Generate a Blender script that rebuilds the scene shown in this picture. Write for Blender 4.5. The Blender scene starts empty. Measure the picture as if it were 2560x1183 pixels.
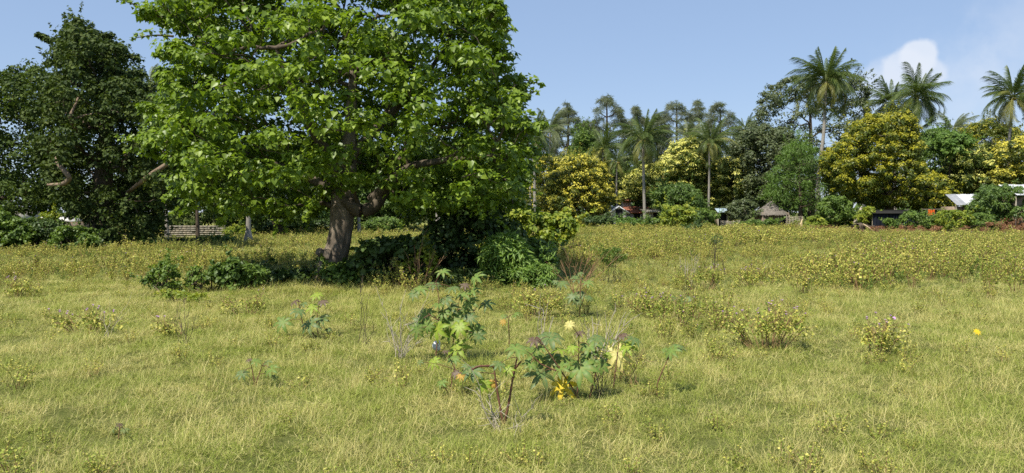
import bpy, math, random
import numpy as np
from mathutils import Vector, Matrix

# ------------------------------------------------------------------ camera
sc = bpy.context.scene
COL = sc.collection
F_PX, CX, CY, PITCH, EYE = 1900.0, 1280.0, 591.5, math.radians(1.85), 1.6
cam_d = bpy.data.cameras.new('camera'); cam = bpy.data.objects.new('camera', cam_d); COL.objects.link(cam)
cam.location = (0, 0, EYE); cam.rotation_euler = (math.pi/2-PITCH, 0, 0)
cam_d.sensor_width = 36; cam_d.lens = 36*F_PX/2560; cam_d.clip_start = .05; cam_d.clip_end = 6000
sc.camera = cam

# ------------------------------------------------------------------ light
SUN_EL, SUN_AZ = math.radians(57), math.radians(216)   # azimuth clockwise from +Y (north)
sd = Vector((math.sin(SUN_AZ)*math.cos(SUN_EL), math.cos(SUN_AZ)*math.cos(SUN_EL), math.sin(SUN_EL)))
sl = bpy.data.lights.new('sun', 'SUN'); sl.energy = 5.0; sl.angle = math.radians(.53); sl.color = (1, .95, .85)
so = bpy.data.objects.new('sun', sl); COL.objects.link(so)
so.rotation_euler = (-sd).to_track_quat('-Z', 'Y').to_euler()
SKY_STRENGTH = .12
sc.view_settings.view_transform = 'Standard'; sc.view_settings.look = 'None'
sc.view_settings.exposure = 0.4; sc.view_settings.gamma = 1; sc.view_settings.use_curve_mapping = False
cy = sc.cycles
cy.max_bounces = 6; cy.diffuse_bounces = 3; cy.glossy_bounces = 2; cy.transmission_bounces = 4; cy.transparent_max_bounces = 8
cy.use_denoising = False; cy.caustics_reflective = False; cy.caustics_refractive = False
cy.sample_clamp_indirect = 4; cy.use_adaptive_sampling = False

def pdir(px, py):
    u = (px-CX)/F_PX; v = (CY-py)/F_PX
    return Vector((u, math.cos(PITCH)+v*math.sin(PITCH), -math.sin(PITCH)+v*math.cos(PITCH)))
def P(px, py, d):
    r = pdir(px, py); return np.array([r.x/r.y*d, d, EYE+r.z/r.y*d])
def gz(x, y):
    f = np.clip((70-np.asarray(y, float))/50, 0, 1)
    return f*(.022*np.sin(.55*x+1)*np.cos(.43*y)+.014*np.sin(1.3*x+.9*y)+.012*np.sin(3.1*x-2.2*y))
def G(px, py):
    r = pdir(px, py); t = EYE/(-r.z); return np.array([r.x*t, r.y*t])
def B(px, d):
    x = P(px, 530, d)[0]; return np.array([x, d, float(gz(x, d))])

# world
w = bpy.data.worlds.new('World'); sc.world = w; w.use_nodes = True
nt = w.node_tree; nt.nodes.clear()
def nd(nt, t, **k):
    n = nt.nodes.new(t)
    for a, b in k.items(): setattr(n, a, b)
    return n
sky = nd(nt, 'ShaderNodeTexSky', sky_type='NISHITA', sun_disc=False, sun_elevation=SUN_EL, sun_rotation=SUN_AZ, altitude=30, air_density=1.0, dust_density=.3, ozone_density=2.2)
bg = nd(nt, 'ShaderNodeBackground'); bg.inputs[1].default_value = SKY_STRENGTH
out = nd(nt, 'ShaderNodeOutputWorld')
tc = nd(nt, 'ShaderNodeTexCoord')
nz = nd(nt, 'ShaderNodeTexNoise'); nz.inputs['Scale'].default_value = 22; nz.inputs['Detail'].default_value = 6; nz.inputs['Roughness'].default_value = .55
nt.links.new(tc.outputs['Generated'], nz.inputs['Vector'])
acc = None
def W(op, a, b):
    n = nd(nt, 'ShaderNodeMath', operation=op)
    for i, s in enumerate((a, b)):
        if isinstance(s, (int, float)): n.inputs[i].default_value = s
        else: nt.links.new(s, n.inputs[i])
    return n.outputs[0]
noff = W('MULTIPLY', W('SUBTRACT', nz.outputs['Fac'], .5), 1.0)
# (px, py, radius px, softness, opacity) cloud puffs
for px, py, r, soft, op, na in [(2298, 140, 38, .35, .85, .6), (2262, 176, 46, .4, .7, .7), (2205, 205, 46, .6, .38, .9), (2318, 180, 36, .5, .6, .8), (2180, 235, 50, .8, .3, 1),
                            (2350, 235, 120, 1.6, .16, 1.2), (2530, 110, 90, 1.3, .16, 1.5), (2440, 120, 60, 1.2, .12, 1.2), (2560, 30, 90, 1.2, .14, 1.2), (2450, 215, 80, 1.3, .13, 1.5), (2480, 330, 160, 1.5, .12, 1)]:
    c = pdir(px, py).normalized()
    vm = nd(nt, 'ShaderNodeVectorMath', operation='DISTANCE'); vm.inputs[1].default_value = c
    nt.links.new(tc.outputs['Generated'], vm.inputs[0])
    rr = r/F_PX
    f = W('ADD', W('DIVIDE', vm.outputs['Value'], rr), W('MULTIPLY', noff, na*1.6))
    mr = nd(nt, 'ShaderNodeMapRange', interpolation_type='SMOOTHSTEP')
    nt.links.new(f, mr.inputs['Value'])
    for k, v in (('From Min', 1+soft*.35), ('From Max', 1-soft*.65), ('To Min', 0), ('To Max', op)): mr.inputs[k].default_value = v
    acc = mr.outputs[0] if acc is None else W('SUBTRACT', W('ADD', acc, mr.outputs[0]), W('MULTIPLY', acc, mr.outputs[0]))
mx = nd(nt, 'ShaderNodeMix', data_type='RGBA'); nt.links.new(acc, mx.inputs['Factor'])
hs = nd(nt, 'ShaderNodeHueSaturation'); hs.inputs['Saturation'].default_value = .9; hs.inputs['Value'].default_value = 1.0
nt.links.new(sky.outputs[0], hs.inputs['Color'])
tn = nd(nt, 'ShaderNodeMix', data_type='RGBA', blend_type='MULTIPLY'); tn.inputs[0].default_value = 1; tn.inputs[7].default_value = (1.0, .97, 1.0, 1); nt.links.new(hs.outputs[0], tn.inputs[6]); hz = nd(nt, 'ShaderNodeMix', data_type='RGBA'); hz.inputs[0].default_value = .6; hz.inputs[7].default_value = (2.08, 3.05, 4.7, 1); nt.links.new(tn.outputs[2], hz.inputs[6]); nt.links.new(hz.outputs[2], mx.inputs[6]); mx.inputs[7].default_value = (5.0, 5.4, 6.1, 1)
nt.links.new(mx.outputs[2], bg.inputs[0]); nt.links.new(bg.outputs[0], out.inputs[0])

# ------------------------------------------------------------------ materials
def base_mat(name):
    m = bpy.data.materials.new(name); m.use_nodes = True
    n = m.node_tree; b = n.nodes['Principled BSDF']; return m, n, b
def attr(n, name):
    a = nd(n, 'ShaderNodeAttribute'); a.attribute_name = name; return a.outputs['Fac']
def ramp(n, fac, cols):
    r = nd(n, 'ShaderNodeValToRGB'); e = r.color_ramp.elements
    while len(e) < len(cols): e.new(.5)
    for i, (p, c) in enumerate(cols): e[i].position = p; e[i].color = (*c, 1)
    n.links.new(fac, r.inputs[0]); return r.outputs[0]
def mixc(n, f, a, b):
    m = nd(n, 'ShaderNodeMix', data_type='RGBA')
    for s, i in ((f, 0), (a, 6), (b, 7)):
        if isinstance(s, (tuple, list)): m.inputs[i].default_value = (*s, 1)
        elif isinstance(s, (int, float)): m.inputs[i].default_value = s
        else: n.links.new(s, m.inputs[i])
    return m.outputs[2]
def noise(n, scale, detail=3, rough=.55, coord='world', out='Fac'):
    t = nd(n, 'ShaderNodeTexNoise'); t.inputs['Scale'].default_value = scale; t.inputs['Detail'].default_value = detail; t.inputs['Roughness'].default_value = rough
    if coord == 'world': g = nd(n, 'ShaderNodeNewGeometry'); n.links.new(g.outputs['Position'], t.inputs['Vector'])
    else: g = nd(n, 'ShaderNodeTexCoord'); n.links.new(g.outputs['Object'], t.inputs['Vector'])
    return t.outputs[out]
def foliage(name, dark, mid, light, flower=None, mottle=0, rough=.5, trans=.3, spec=.35, tint=(1.25, 1.35, .5)):
    m, n, b = base_mat(name)
    c = ramp(n, attr(n, 'v'), [(.0, dark), (.5, mid), (1, light)])
    if flower: c = mixc(n, attr(n, 'u'), c, flower)
    if mottle: c = mixc(n, ramp(n, noise(n, 38, 5, .65), [(.42, (0, 0, 0)), (.68, (mottle,)*3)]), c, (.30, .22, .06))
    n.links.new(c, b.inputs['Base Color']); b.inputs['Roughness'].default_value = rough; b.inputs['Specular IOR Level'].default_value = spec
    t = nd(n, 'ShaderNodeBsdfTranslucent')
    tm = nd(n, 'ShaderNodeMix', data_type='RGBA', blend_type='MULTIPLY'); tm.inputs[0].default_value = 1
    n.links.new(c, tm.inputs[6]); tm.inputs[7].default_value = (*tint, 1); n.links.new(tm.outputs[2], t.inputs[0])
    ms = nd(n, 'ShaderNodeMixShader'); ms.inputs[0].default_value = trans
    n.links.new(b.outputs[0], ms.inputs[1]); n.links.new(t.outputs[0], ms.inputs[2])
    n.links.new(ms.outputs[0], n.nodes['Material Output'].inputs[0]); return m
def plain(name, c1, c2, scale=8, rough=.85, bump=.3, coord='object', detail=5, spec=.2, stretch=None):
    m, n, b = base_mat(name)
    t = nd(n, 'ShaderNodeTexNoise'); t.inputs['Scale'].default_value = scale; t.inputs['Detail'].default_value = detail; t.inputs['Roughness'].default_value = .62
    g = nd(n, 'ShaderNodeTexCoord'); mp = nd(n, 'ShaderNodeMapping'); mp.inputs['Scale'].default_value = stretch or (1, 1, 1)
    n.links.new(g.outputs['Object'], mp.inputs[0]); n.links.new(mp.outputs[0], t.inputs['Vector'])
    n.links.new(ramp(n, t.outputs['Fac'], [(.3, c1), (.7, c2)]), b.inputs['Base Color'])
    b.inputs['Roughness'].default_value = rough; b.inputs['Specular IOR Level'].default_value = spec
    if bump:
        bp = nd(n, 'ShaderNodeBump'); bp.inputs['Strength'].default_value = bump; bp.inputs['Distance'].default_value = .03
        n.links.new(t.outputs['Fac'], bp.inputs['Height']); n.links.new(bp.outputs[0], b.inputs['Normal'])
    return m
M = {}
M['main_leaf'] = foliage('main_leaf', (.085, .135, .014), (.165, .245, .024), (.28, .37, .04), rough=.42, trans=.36, spec=.4)
M['dark_leaf'] = foliage('dark_leaf', (.030, .050, .014), (.062, .092, .022), (.12, .15, .034), rough=.6, trans=.22, spec=.15)
M['dark_leaf2'] = foliage('dark_leaf2', (.04, .065, .016), (.075, .112, .025), (.13, .17, .036), rough=.6, trans=.25, spec=.15)
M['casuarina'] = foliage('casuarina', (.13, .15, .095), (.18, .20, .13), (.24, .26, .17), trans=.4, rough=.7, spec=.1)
M['bg_green'] = foliage('bg_green', (.045, .085, .016), (.09, .15, .026), (.15, .22, .038), trans=.25)
M['grey_green'] = foliage('grey_green', (.05, .072, .026), (.095, .12, .045), (.15, .175, .065), trans=.2)
M['feather_green'] = foliage('feather_green', (.06, .12, .02), (.115, .20, .032), (.18, .27, .05), trans=.3)
M['yellow_tree'] = foliage('yellow_tree', (.035, .06, .009), (.075, .10, .012), (.13, .15, .016), flower=(.66, .58, .075), trans=.22)
M['pale_yellow_tree'] = foliage('pale_yellow_tree', (.04, .07, .01), (.075, .11, .014), (.13, .17, .02), flower=(.74, .70, .17), trans=.22)
M['olive_tree'] = foliage('olive_tree', (.04, .065, .008), (.09, .12, .010), (.16, .18, .014), flower=(.38, .35, .02), trans=.22)
M['shrub_green'] = foliage('shrub_green', (.055, .10, .018), (.11, .175, .028), (.19, .27, .042), trans=.3)
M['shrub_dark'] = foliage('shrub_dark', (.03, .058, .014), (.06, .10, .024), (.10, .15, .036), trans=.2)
M['shrub_yellow'] = foliage('shrub_yellow', (.09, .14, .015), (.20, .26, .025), (.38, .38, .04), trans=.3)
M['willow_leaf'] = foliage('willow_leaf', (.09, .16, .03), (.16, .26, .045), (.25, .35, .07), trans=.3)
M['palm'] = foliage('palm', (.04, .075, .02), (.085, .13, .03), (.16, .19, .045), trans=.3, rough=.45, spec=.35)
M['palm_old'] = foliage('palm_old', (.12, .14, .03), (.20, .21, .05), (.30, .28, .08), trans=.25)
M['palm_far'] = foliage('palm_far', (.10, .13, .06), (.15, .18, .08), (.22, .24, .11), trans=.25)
M['dry_red'] = foliage('dry_red', (.13, .06, .03), (.24, .11, .05), (.36, .19, .09), trans=.2, tint=(1.2, .9, .6))
M['castor'] = foliage('castor', mottle=.5, dark=(.075, .145, .03), mid=(.12, .215, .042), light=(.19, .29, .06), trans=.28, rough=.5, spec=.3)
M['castor_teal'] = foliage('castor_teal', mottle=.5, dark=(.055, .11, .035), mid=(.085, .155, .045), light=(.13, .21, .06), trans=.22, rough=.5, spec=.35)
M['castor_lime'] = foliage('castor_lime', mottle=.5, dark=(.16, .26, .02), mid=(.24, .36, .03), light=(.34, .44, .05), trans=.35)
M['castor_yellow'] = foliage('castor_yellow', mottle=.5, dark=(.62, .42, .01), mid=(.78, .55, .015), light=(.88, .66, .03), trans=.3)
M['castor_pale'] = foliage('castor_pale', mottle=.5, dark=(.55, .50, .14), mid=(.68, .60, .20), light=(.75, .7, .28), trans=.3)
M['castor_red'] = foliage('castor_red', (.08, .055, .035), (.12, .08, .05), (.16, .11, .07), trans=.2)
M['castor_orange'] = foliage('castor_orange', mottle=.5, dark=(.40, .22, .04), mid=(.5, .30, .05), light=(.6, .40, .07), trans=.3)
def grassmat(name, greens, tans, scale, bias):
    m, n, b = base_mat(name)
    a = mixc(n, attr(n, 'v'), greens[0], greens[1]); t = mixc(n, attr(n, 'v'), tans[0], tans[1])
    nn = noise(n, scale, 4, .6); mr = nd(n, 'ShaderNodeMapRange'); n.links.new(nn, mr.inputs[0])
    mr.inputs[1].default_value = .36; mr.inputs[2].default_value = .64; mr.inputs[3].default_value = -.5+bias; mr.inputs[4].default_value = .45+bias
    ad = nd(n, 'ShaderNodeMath', operation='ADD', use_clamp=True); n.links.new(mr.outputs[0], ad.inputs[0]); n.links.new(attr(n, 'u'), ad.inputs[1])
    c = mixc(n, ad.outputs[0], a, t); n.links.new(c, b.inputs['Base Color']); b.inputs['Roughness'].default_value = .6; b.inputs['Specular IOR Level'].default_value = .25
    tr = nd(n, 'ShaderNodeBsdfTranslucent'); n.links.new(c, tr.inputs[0]); ms = nd(n, 'ShaderNodeMixShader'); ms.inputs[0].default_value = .3
    n.links.new(b.outputs[0], ms.inputs[1]); n.links.new(tr.outputs[0], ms.inputs[2]); n.links.new(ms.outputs[0], n.nodes['Material Output'].inputs[0]); return m
M['grass'] = grassmat('grass', ((.15, .21, .022), (.38, .43, .07)), ((.48, .42, .12), (.74, .65, .29)), 1.1, 0.15)
M['weed'] = grassmat('weed', ((.15, .21, .03), (.36, .42, .07)), ((.52, .48, .08), (.74, .66, .18)), .35, 0.14)
M['low_weed'] = grassmat('low_weed', ((.07, .14, .02), (.17, .26, .035)), ((.2, .27, .04), (.38, .38, .08)), .6, -.1)
M['bark'] = plain('bark', (.085, .065, .045), (.27, .22, .165), 6, .95, 1.0, detail=9, stretch=(1, 1, .45))
M['shaded_limb_bark'] = plain('shaded_limb_bark', (.06, .047, .033), (.15, .12, .085), 6, .95, .8)  # brown limbs, darker than the trunk bark: crown shade put into the colour
M['twig'] = plain('twig', (.06, .045, .03), (.13, .10, .07), 10)
M['pale_bark'] = plain('pale_bark', (.15, .105, .07), (.27, .20, .135), 4, stretch=(1, 1, .3))
M['palm_trunk'] = plain('palm_trunk', (.20, .18, .15), (.36, .33, .28), 7, stretch=(.5, .5, 3))
M['dry_wood'] = plain('dry_wood', (.30, .25, .18), (.52, .46, .36), 12, stretch=(1, 1, .2))
M['castor_stem'] = plain('castor_stem', (.09, .04, .025), (.20, .10, .06), 25, .6, .2)
M['weed_stem'] = plain('weed_stem', (.20, .11, .06), (.32, .2, .1), 20, .8, 0)
M['green_stem'] = plain('green_stem', (.12, .16, .04), (.2, .22, .07), 20, .8, 0)
M['purple'] = plain('purple', (.42, .22, .46), (.62, .40, .64), 40, .8, 0)
M['white_wall'] = plain('white_wall', (.50, .46, .40), (.68, .65, .58), 1.5, .9, .2)
M['cream_wall'] = plain('cream_wall', (.45, .40, .30), (.6, .54, .42), 1.5, .9, .2)
M['red_roof'] = plain('red_roof', (.26, .09, .055), (.40, .17, .11), 3, .9, .3)
M['stone'] = plain('stone', (.15, .135, .10), (.32, .29, .23), 6, .95, .6)
M['stone2'] = plain('stone2', (.20, .17, .12), (.38, .33, .25), 6, .95, .6)
M['mortar'] = plain('mortar', (.13, .12, .10), (.22, .2, .17), 6)
M['mud'] = plain('mud', (.20, .145, .10), (.34, .26, .19), 3, .95, .5)
M['thatch'] = plain('thatch', (.10, .085, .07), (.25, .22, .18), 6, .95, .6)
M['metal'] = plain('metal', (.42, .43, .44), (.66, .67, .68), 2, .5, 0, spec=.5)
M['metal_old'] = plain('metal_old', (.22, .23, .25), (.34, .35, .36), 3, .6, 0, spec=.4)
M['metal_blue'] = plain('metal_blue', (.25, .34, .38), (.40, .47, .50), 3, .5, 0, spec=.4)
M['tarp'] = plain('tarp', (.012, .014, .022), (.022, .026, .036), 3, .95, .2, spec=.03)
M['tarp_green'] = plain('tarp_green', (.02, .08, .06), (.04, .13, .10), 3, .6, .2)
M['orange'] = plain('orange', (.62, .10, .015), (.8, .17, .03), 4, .8, .1)
M['white'] = plain('white', (.7, .7, .7), (.82, .82, .82), 4, .5, .1)
M['dark'] = plain('dark', (.015, .014, .012), (.03, .028, .025), 4)
M['cut_wood'] = plain('cut_wood', (.5, .36, .2), (.68, .52, .32), 9)

# ------------------------------------------------------------------ mesh helpers
def mk_mesh(name, V, Fc, mats, v=None, u=None, midx=None, smooth=False):
    """V (n,3); Fc (m,k) array or list of such arrays"""
    Fs = Fc if isinstance(Fc, list) else [Fc]
    me = bpy.data.meshes.new(name); V = np.asarray(V, np.float32)
    me.vertices.add(len(V)); me.vertices.foreach_set('co', V.ravel())
    li = np.concatenate([np.asarray(f, np.int32).ravel() for f in Fs]); tot = np.concatenate([np.full(len(f), np.asarray(f).shape[1], np.int32) for f in Fs])
    st = np.concatenate([[0], np.cumsum(tot)[:-1]]).astype(np.int32)
    me.loops.add(len(li)); me.loops.foreach_set('vertex_index', li)
    me.polygons.add(len(tot)); me.polygons.foreach_set('loop_start', st)
    if midx is not None: me.polygons.foreach_set('material_index', np.asarray(midx, np.int32))
    for nm, a in (('v', v), ('u', u)):
        if a is not None:
            at = me.attributes.new(nm, 'FLOAT', 'POINT'); at.data.foreach_set('value', np.asarray(a, np.float32))
    for m in (mats if isinstance(mats, (list, tuple)) else [mats]): me.materials.append(m)
    me.update(calc_edges=True)
    if smooth: me.polygons.foreach_set('use_smooth', np.ones(len(tot), bool))
    return me
def link(name, data, parent=None, loc=None):
    o = bpy.data.objects.new(name, data); COL.objects.link(o)
    if parent is not None: o.parent = parent
    if loc is not None: o.location = loc
    return o
def thing(name, label, cat, loc, group=None):
    o = link(name, None, loc=tuple(loc)); o.empty_display_size = .2; o['label'] = label; o['category'] = cat
    if group: o['group'] = group
    return o
class Geo:
    def __init__(s): s.V = []; s.Q = []; s.T = []; s.n = 0
    def add(s, V, Fc):
        V = np.asarray(V, float); Fc = np.asarray(Fc, int)+s.n
        s.V.append(V); (s.Q if Fc.shape[1] == 4 else s.T).append(Fc); s.n += len(V)
    def tube(s, pts, rad, k=6, cap=True, bump=None):
        pts = np.asarray(pts, float); rad = np.broadcast_to(np.asarray(rad, float), (len(pts),))
        t = np.gradient(pts, axis=0); t /= np.linalg.norm(t, axis=1, keepdims=True)+1e-9
        ref = np.array([1., 0, 0]) if abs(t[0][2]) > .5 else np.array([0, 0, 1.])
        a = np.cross(t, ref); a /= np.linalg.norm(a, axis=1, keepdims=True)+1e-9; b = np.cross(t, a)
        th = np.arange(k)*2*math.pi/k
        R = rad[:, None]*(1 if bump is None else bump(np.arange(len(pts))[:, None], th[None, :]))
        V = pts[:, None, :]+(R*np.cos(th))[..., None]*a[:, None, :]+(R*np.sin(th))[..., None]*b[:, None, :]
        n = len(pts); i = np.arange(n-1)[:, None]*k; j = np.arange(k)[None]; j2 = (j+1) % k
        s.add(V.reshape(-1, 3), np.stack([i+j, i+j2, i+k+j2, i+k+j], -1).reshape(-1, 4))
        if cap and rad[-1] > .01:
            s.add(np.vstack([V[-1], pts[-1][None]]), [[q, (q+1) % k, k] for q in range(k)])
    def box(s, c, size, rotz=0, jit=0, rng=None, tilt=None):
        c = np.asarray(c, float); h = np.asarray(size, float)/2
        v = np.array([[x, y, z] for x in (-1, 1) for y in (-1, 1) for z in (-1, 1)], float)*h
        if jit: v += rng.uniform(-jit, jit, v.shape)
        if tilt: v[:, 2] += v[:, 0]*tilt[0]+v[:, 1]*tilt[1]
        ca, sa = math.cos(rotz), math.sin(rotz); v = np.stack([v[:, 0]*ca-v[:, 1]*sa, v[:, 0]*sa+v[:, 1]*ca, v[:, 2]], 1)
        s.add(v+c, [[0, 1, 3, 2], [4, 6, 7, 5], [0, 4, 5, 1], [2, 3, 7, 6], [0, 2, 6, 4], [1, 5, 7, 3]])
    def build(s, name, mat, parent=None, origin=(0, 0, 0), smooth=False, kind=None, v=None):
        V = np.vstack(s.V)-np.asarray(origin)
        fs = ([np.vstack(s.Q)] if s.Q else [])+([np.vstack(s.T)] if s.T else [])
        o = link(name, mk_mesh(name, V, fs, mat, v=None if v is None else np.full(len(V), v), smooth=smooth), parent)
        if kind: o['kind'] = kind
        return o
def bez(a, b, c, n=6):
    t = np.linspace(0, 1, n)[:, None]; a, b, c = map(np.asarray, (a, b, c)); return (1-t)**2*a+2*t*(1-t)*b+t*t*c
def nrm(a): return a/(np.linalg.norm(a, axis=-1, keepdims=True)+1e-9)

# leaf templates: (verts, faces) x = width, y = length, z = normal
LT = {
 'small': (np.array([[0, 0, 0], [.3, .45, .08], [0, 1, -.08], [-.3, .45, .08]]), np.array([[0, 1, 2], [0, 2, 3]])),
 'wide': (np.array([[0, 0, 0], [.42, .4, .1], [0, 1, -.12], [-.42, .4, .1]]), np.array([[0, 1, 2], [0, 2, 3]])),
 'narrow': (np.array([[0, 0, 0], [.11, .4, .03], [0, 1, -.16], [-.11, .4, .03]]), np.array([[0, 1, 2], [0, 2, 3]])),
 'needle': (np.array([[-.018, 0, 0], [.018, 0, 0], [.012, .6, -.06], [0, 1, -.22]]), np.array([[0, 1, 2], [0, 2, 3]])),
 'heart': (np.array([[0, .06, 0], [.26, -.04, .07], [.47, .26, .11], [.30, .62, .05], [0, 1, -.13], [-.30, .62, .05], [-.47, .26, .11], [-.26, -.04, .07], [0, .42, -.02]]),
           np.array([[8, i, (i+1) % 8] for i in range(8)])),
 'tri': (np.array([[-.3, .1, .0], [.3, .1, .0], [0, 1, -.1]]), np.array([[0, 1, 2]])),
 'heart5': (np.array([[0, .05, 0], [.42, .02, .08], [.40, .5, .07], [0, 1, -.14], [-.40, .5, .07], [-.42, .02, .08]]), np.array([[0, 1, 2], [0, 2, 3], [0, 3, 4], [0, 4, 5]])),
 'heartk': (np.array([[0, .0, 0], [.46, .22, .1], [0, 1, -.14], [-.46, .22, .1]]), np.array([[0, 1, 2], [0, 2, 3]])),
 'oval': (np.array([[0, 0, 0], [.24, .3, .05], [.22, .68, .03], [0, 1, -.10], [-.22, .68, .03], [-.24, .3, .05]]), np.array([[0, 1, 2], [0, 2, 3], [0, 3, 4], [0, 4, 5]])),
}
def leaf_verts(C, N, T, S, tmpl):
    tv, tf = LT[tmpl]; Y = nrm(T-N*np.sum(T*N, 1, keepdims=True)); X = np.cross(Y, N)
    V = C[:, None]+S[:, None, None]*(tv[None, :, 0, None]*X[:, None]+tv[None, :, 1, None]*Y[:, None]+tv[None, :, 2, None]*N[:, None])
    n, k = len(C), len(tv)
    return V.reshape(-1, 3), (tf[None]+(np.arange(n)*k)[:, None, None]).reshape(-1, tf.shape[1]), k, X, Y
def leaves_obj(name, L, tmpl, mat, parent, origin, rng, nparts=0, label=None):
    C, N, T, S, v, u = L; keep = np.ones(len(C), bool)
    if nparts:   # the leaves that show largest, one by one
        d = np.linalg.norm(C-np.array([0, 0, EYE]), axis=1); key = (np.round(C[:, 0]/d*90).astype(int)*1000+np.round((C[:, 2]-EYE)/d*90).astype(int))
        o = np.lexsort((d, key)); first = np.ones(len(o), bool); first[1:] = key[o][1:] != key[o][:-1]
        cand = o[first]; cand = cand[np.argsort(-(S[cand]**.2/d[cand])*rng.uniform(.75, 1, len(cand)))][:nparts]
        keep[cand] = False
        tv, tf = LT['heart' if tmpl == 'heartk' else tmpl]; protos = [mk_mesh('leaf', tv, tf, mat, v=np.full(len(tv), q), u=np.zeros(len(tv))) for q in (.25, .5, .75, 1)]
        Y = nrm(T-N*np.sum(T*N, 1, keepdims=True)); X = np.cross(Y, N)
        for i in cand:
            o2 = link('leaf', protos[min(3, int(v[i]*4))], parent)
            m = Matrix(((X[i][0], Y[i][0], N[i][0], C[i][0]-origin[0]), (X[i][1], Y[i][1], N[i][1], C[i][1]-origin[1]), (X[i][2], Y[i][2], N[i][2], C[i][2]-origin[2]), (0, 0, 0, 1)))
            o2.matrix_basis = m @ Matrix.Scale(float(S[i]), 4)
    V, Fc, k, _, _ = leaf_verts(C[keep], N[keep], T[keep], S[keep], tmpl)
    o = link(name, mk_mesh(name, V-np.asarray(origin), Fc, mat, v=np.repeat(v[keep], k), u=np.repeat(u[keep], k)), parent); o['kind'] = 'stuff'
    return o

def inpoly(poly, x, y):
    ins = np.zeros(len(x), bool); j = len(poly)-1
    for i in range(len(poly)):
        xi, yi = poly[i]; xj, yj = poly[j]
        c = ((yi > y) != (yj > y)) & (x < (xj-xi)*(y-yi)/((yj-yi) or 1e-9)+xi); ins ^= c; j = i
    return ins
def edged(poly, x, y):
    d = np.full(len(x), 1e9); p = np.stack([x, y], 1)
    for i in range(len(poly)):
        a = np.array(poly[i-1], float); b = np.array(poly[i], float); ab = b-a
        t = np.clip(((p-a)@ab)/(ab@ab+1e-9), 0, 1); d = np.minimum(d, np.linalg.norm(p-(a+t[:, None]*ab), axis=1))
    return d
def roughen(rng, poly, amp):
    o = []
    for i in range(len(poly)):
        a = np.array(poly[i], float); b = np.array(poly[(i+1) % len(poly)], float); L = np.linalg.norm(b-a); n = max(1, int(L/(amp*2.2)))
        for k in range(n): o.append(tuple(a+(b-a)*k/n+(rng.normal(size=2)*amp*.55 if k else rng.normal(size=2)*amp*.2)))
    return o
def blobs_from_poly(rng, poly, d, nb, rmax, rmin, hd):
    pw = [(P(x, y, d)[0], P(x, y, d)[2]) for x, y in poly]; a = np.array(pw); lo, hi = a.min(0), a.max(0)
    x = rng.uniform(lo[0], hi[0], nb*40); y = rng.uniform(lo[1], hi[1], nb*40)
    k = inpoly(pw, x, y); x, y = x[k], y[k]; e = edged(pw, x, y); k = e > rmin*.55; x, y, e = x[k], y[k], e[k]
    emax = e.max(); h = hd*np.sqrt(np.clip(1-(1-np.minimum(e/min(emax, hd), 1))**2, 0, 1))
    t = h*np.sign(rng.uniform(-.62, .38, len(x)))*rng.uniform(0, 1, len(x))**.45
    kf = np.where(t < 0, (d+t)/d, 1)       # the bulge towards the front is a little narrower than the widest section
    pts = np.stack([x*kf, d+t, EYE+(y-EYE)*kf], 1); r = np.clip(e*.95, rmin, rmax)*kf
    o = np.argsort(-r*rng.uniform(.75, 1.25, len(r))); pts, r = pts[o], r[o]      # big boughs first, packed, then smaller ones to the rim
    for fac in (1.0, .88, .76, .66, .57, .49, .42, .36, .3, .24, .18):
        sel = []; sp = np.zeros((0, 3)); sr = np.zeros(0)
        for i in range(len(pts)):
            if len(sel) and (np.linalg.norm(sp-pts[i], axis=1) < fac*(sr+r[i])).any(): continue
            sel.append(i); sp = pts[sel]; sr = r[sel]
            if len(sel) >= nb*1.3: break
        if len(sel) >= nb: break
    return pts[sel], r[sel]*rng.uniform(.8, 1.15, len(sel))
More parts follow.
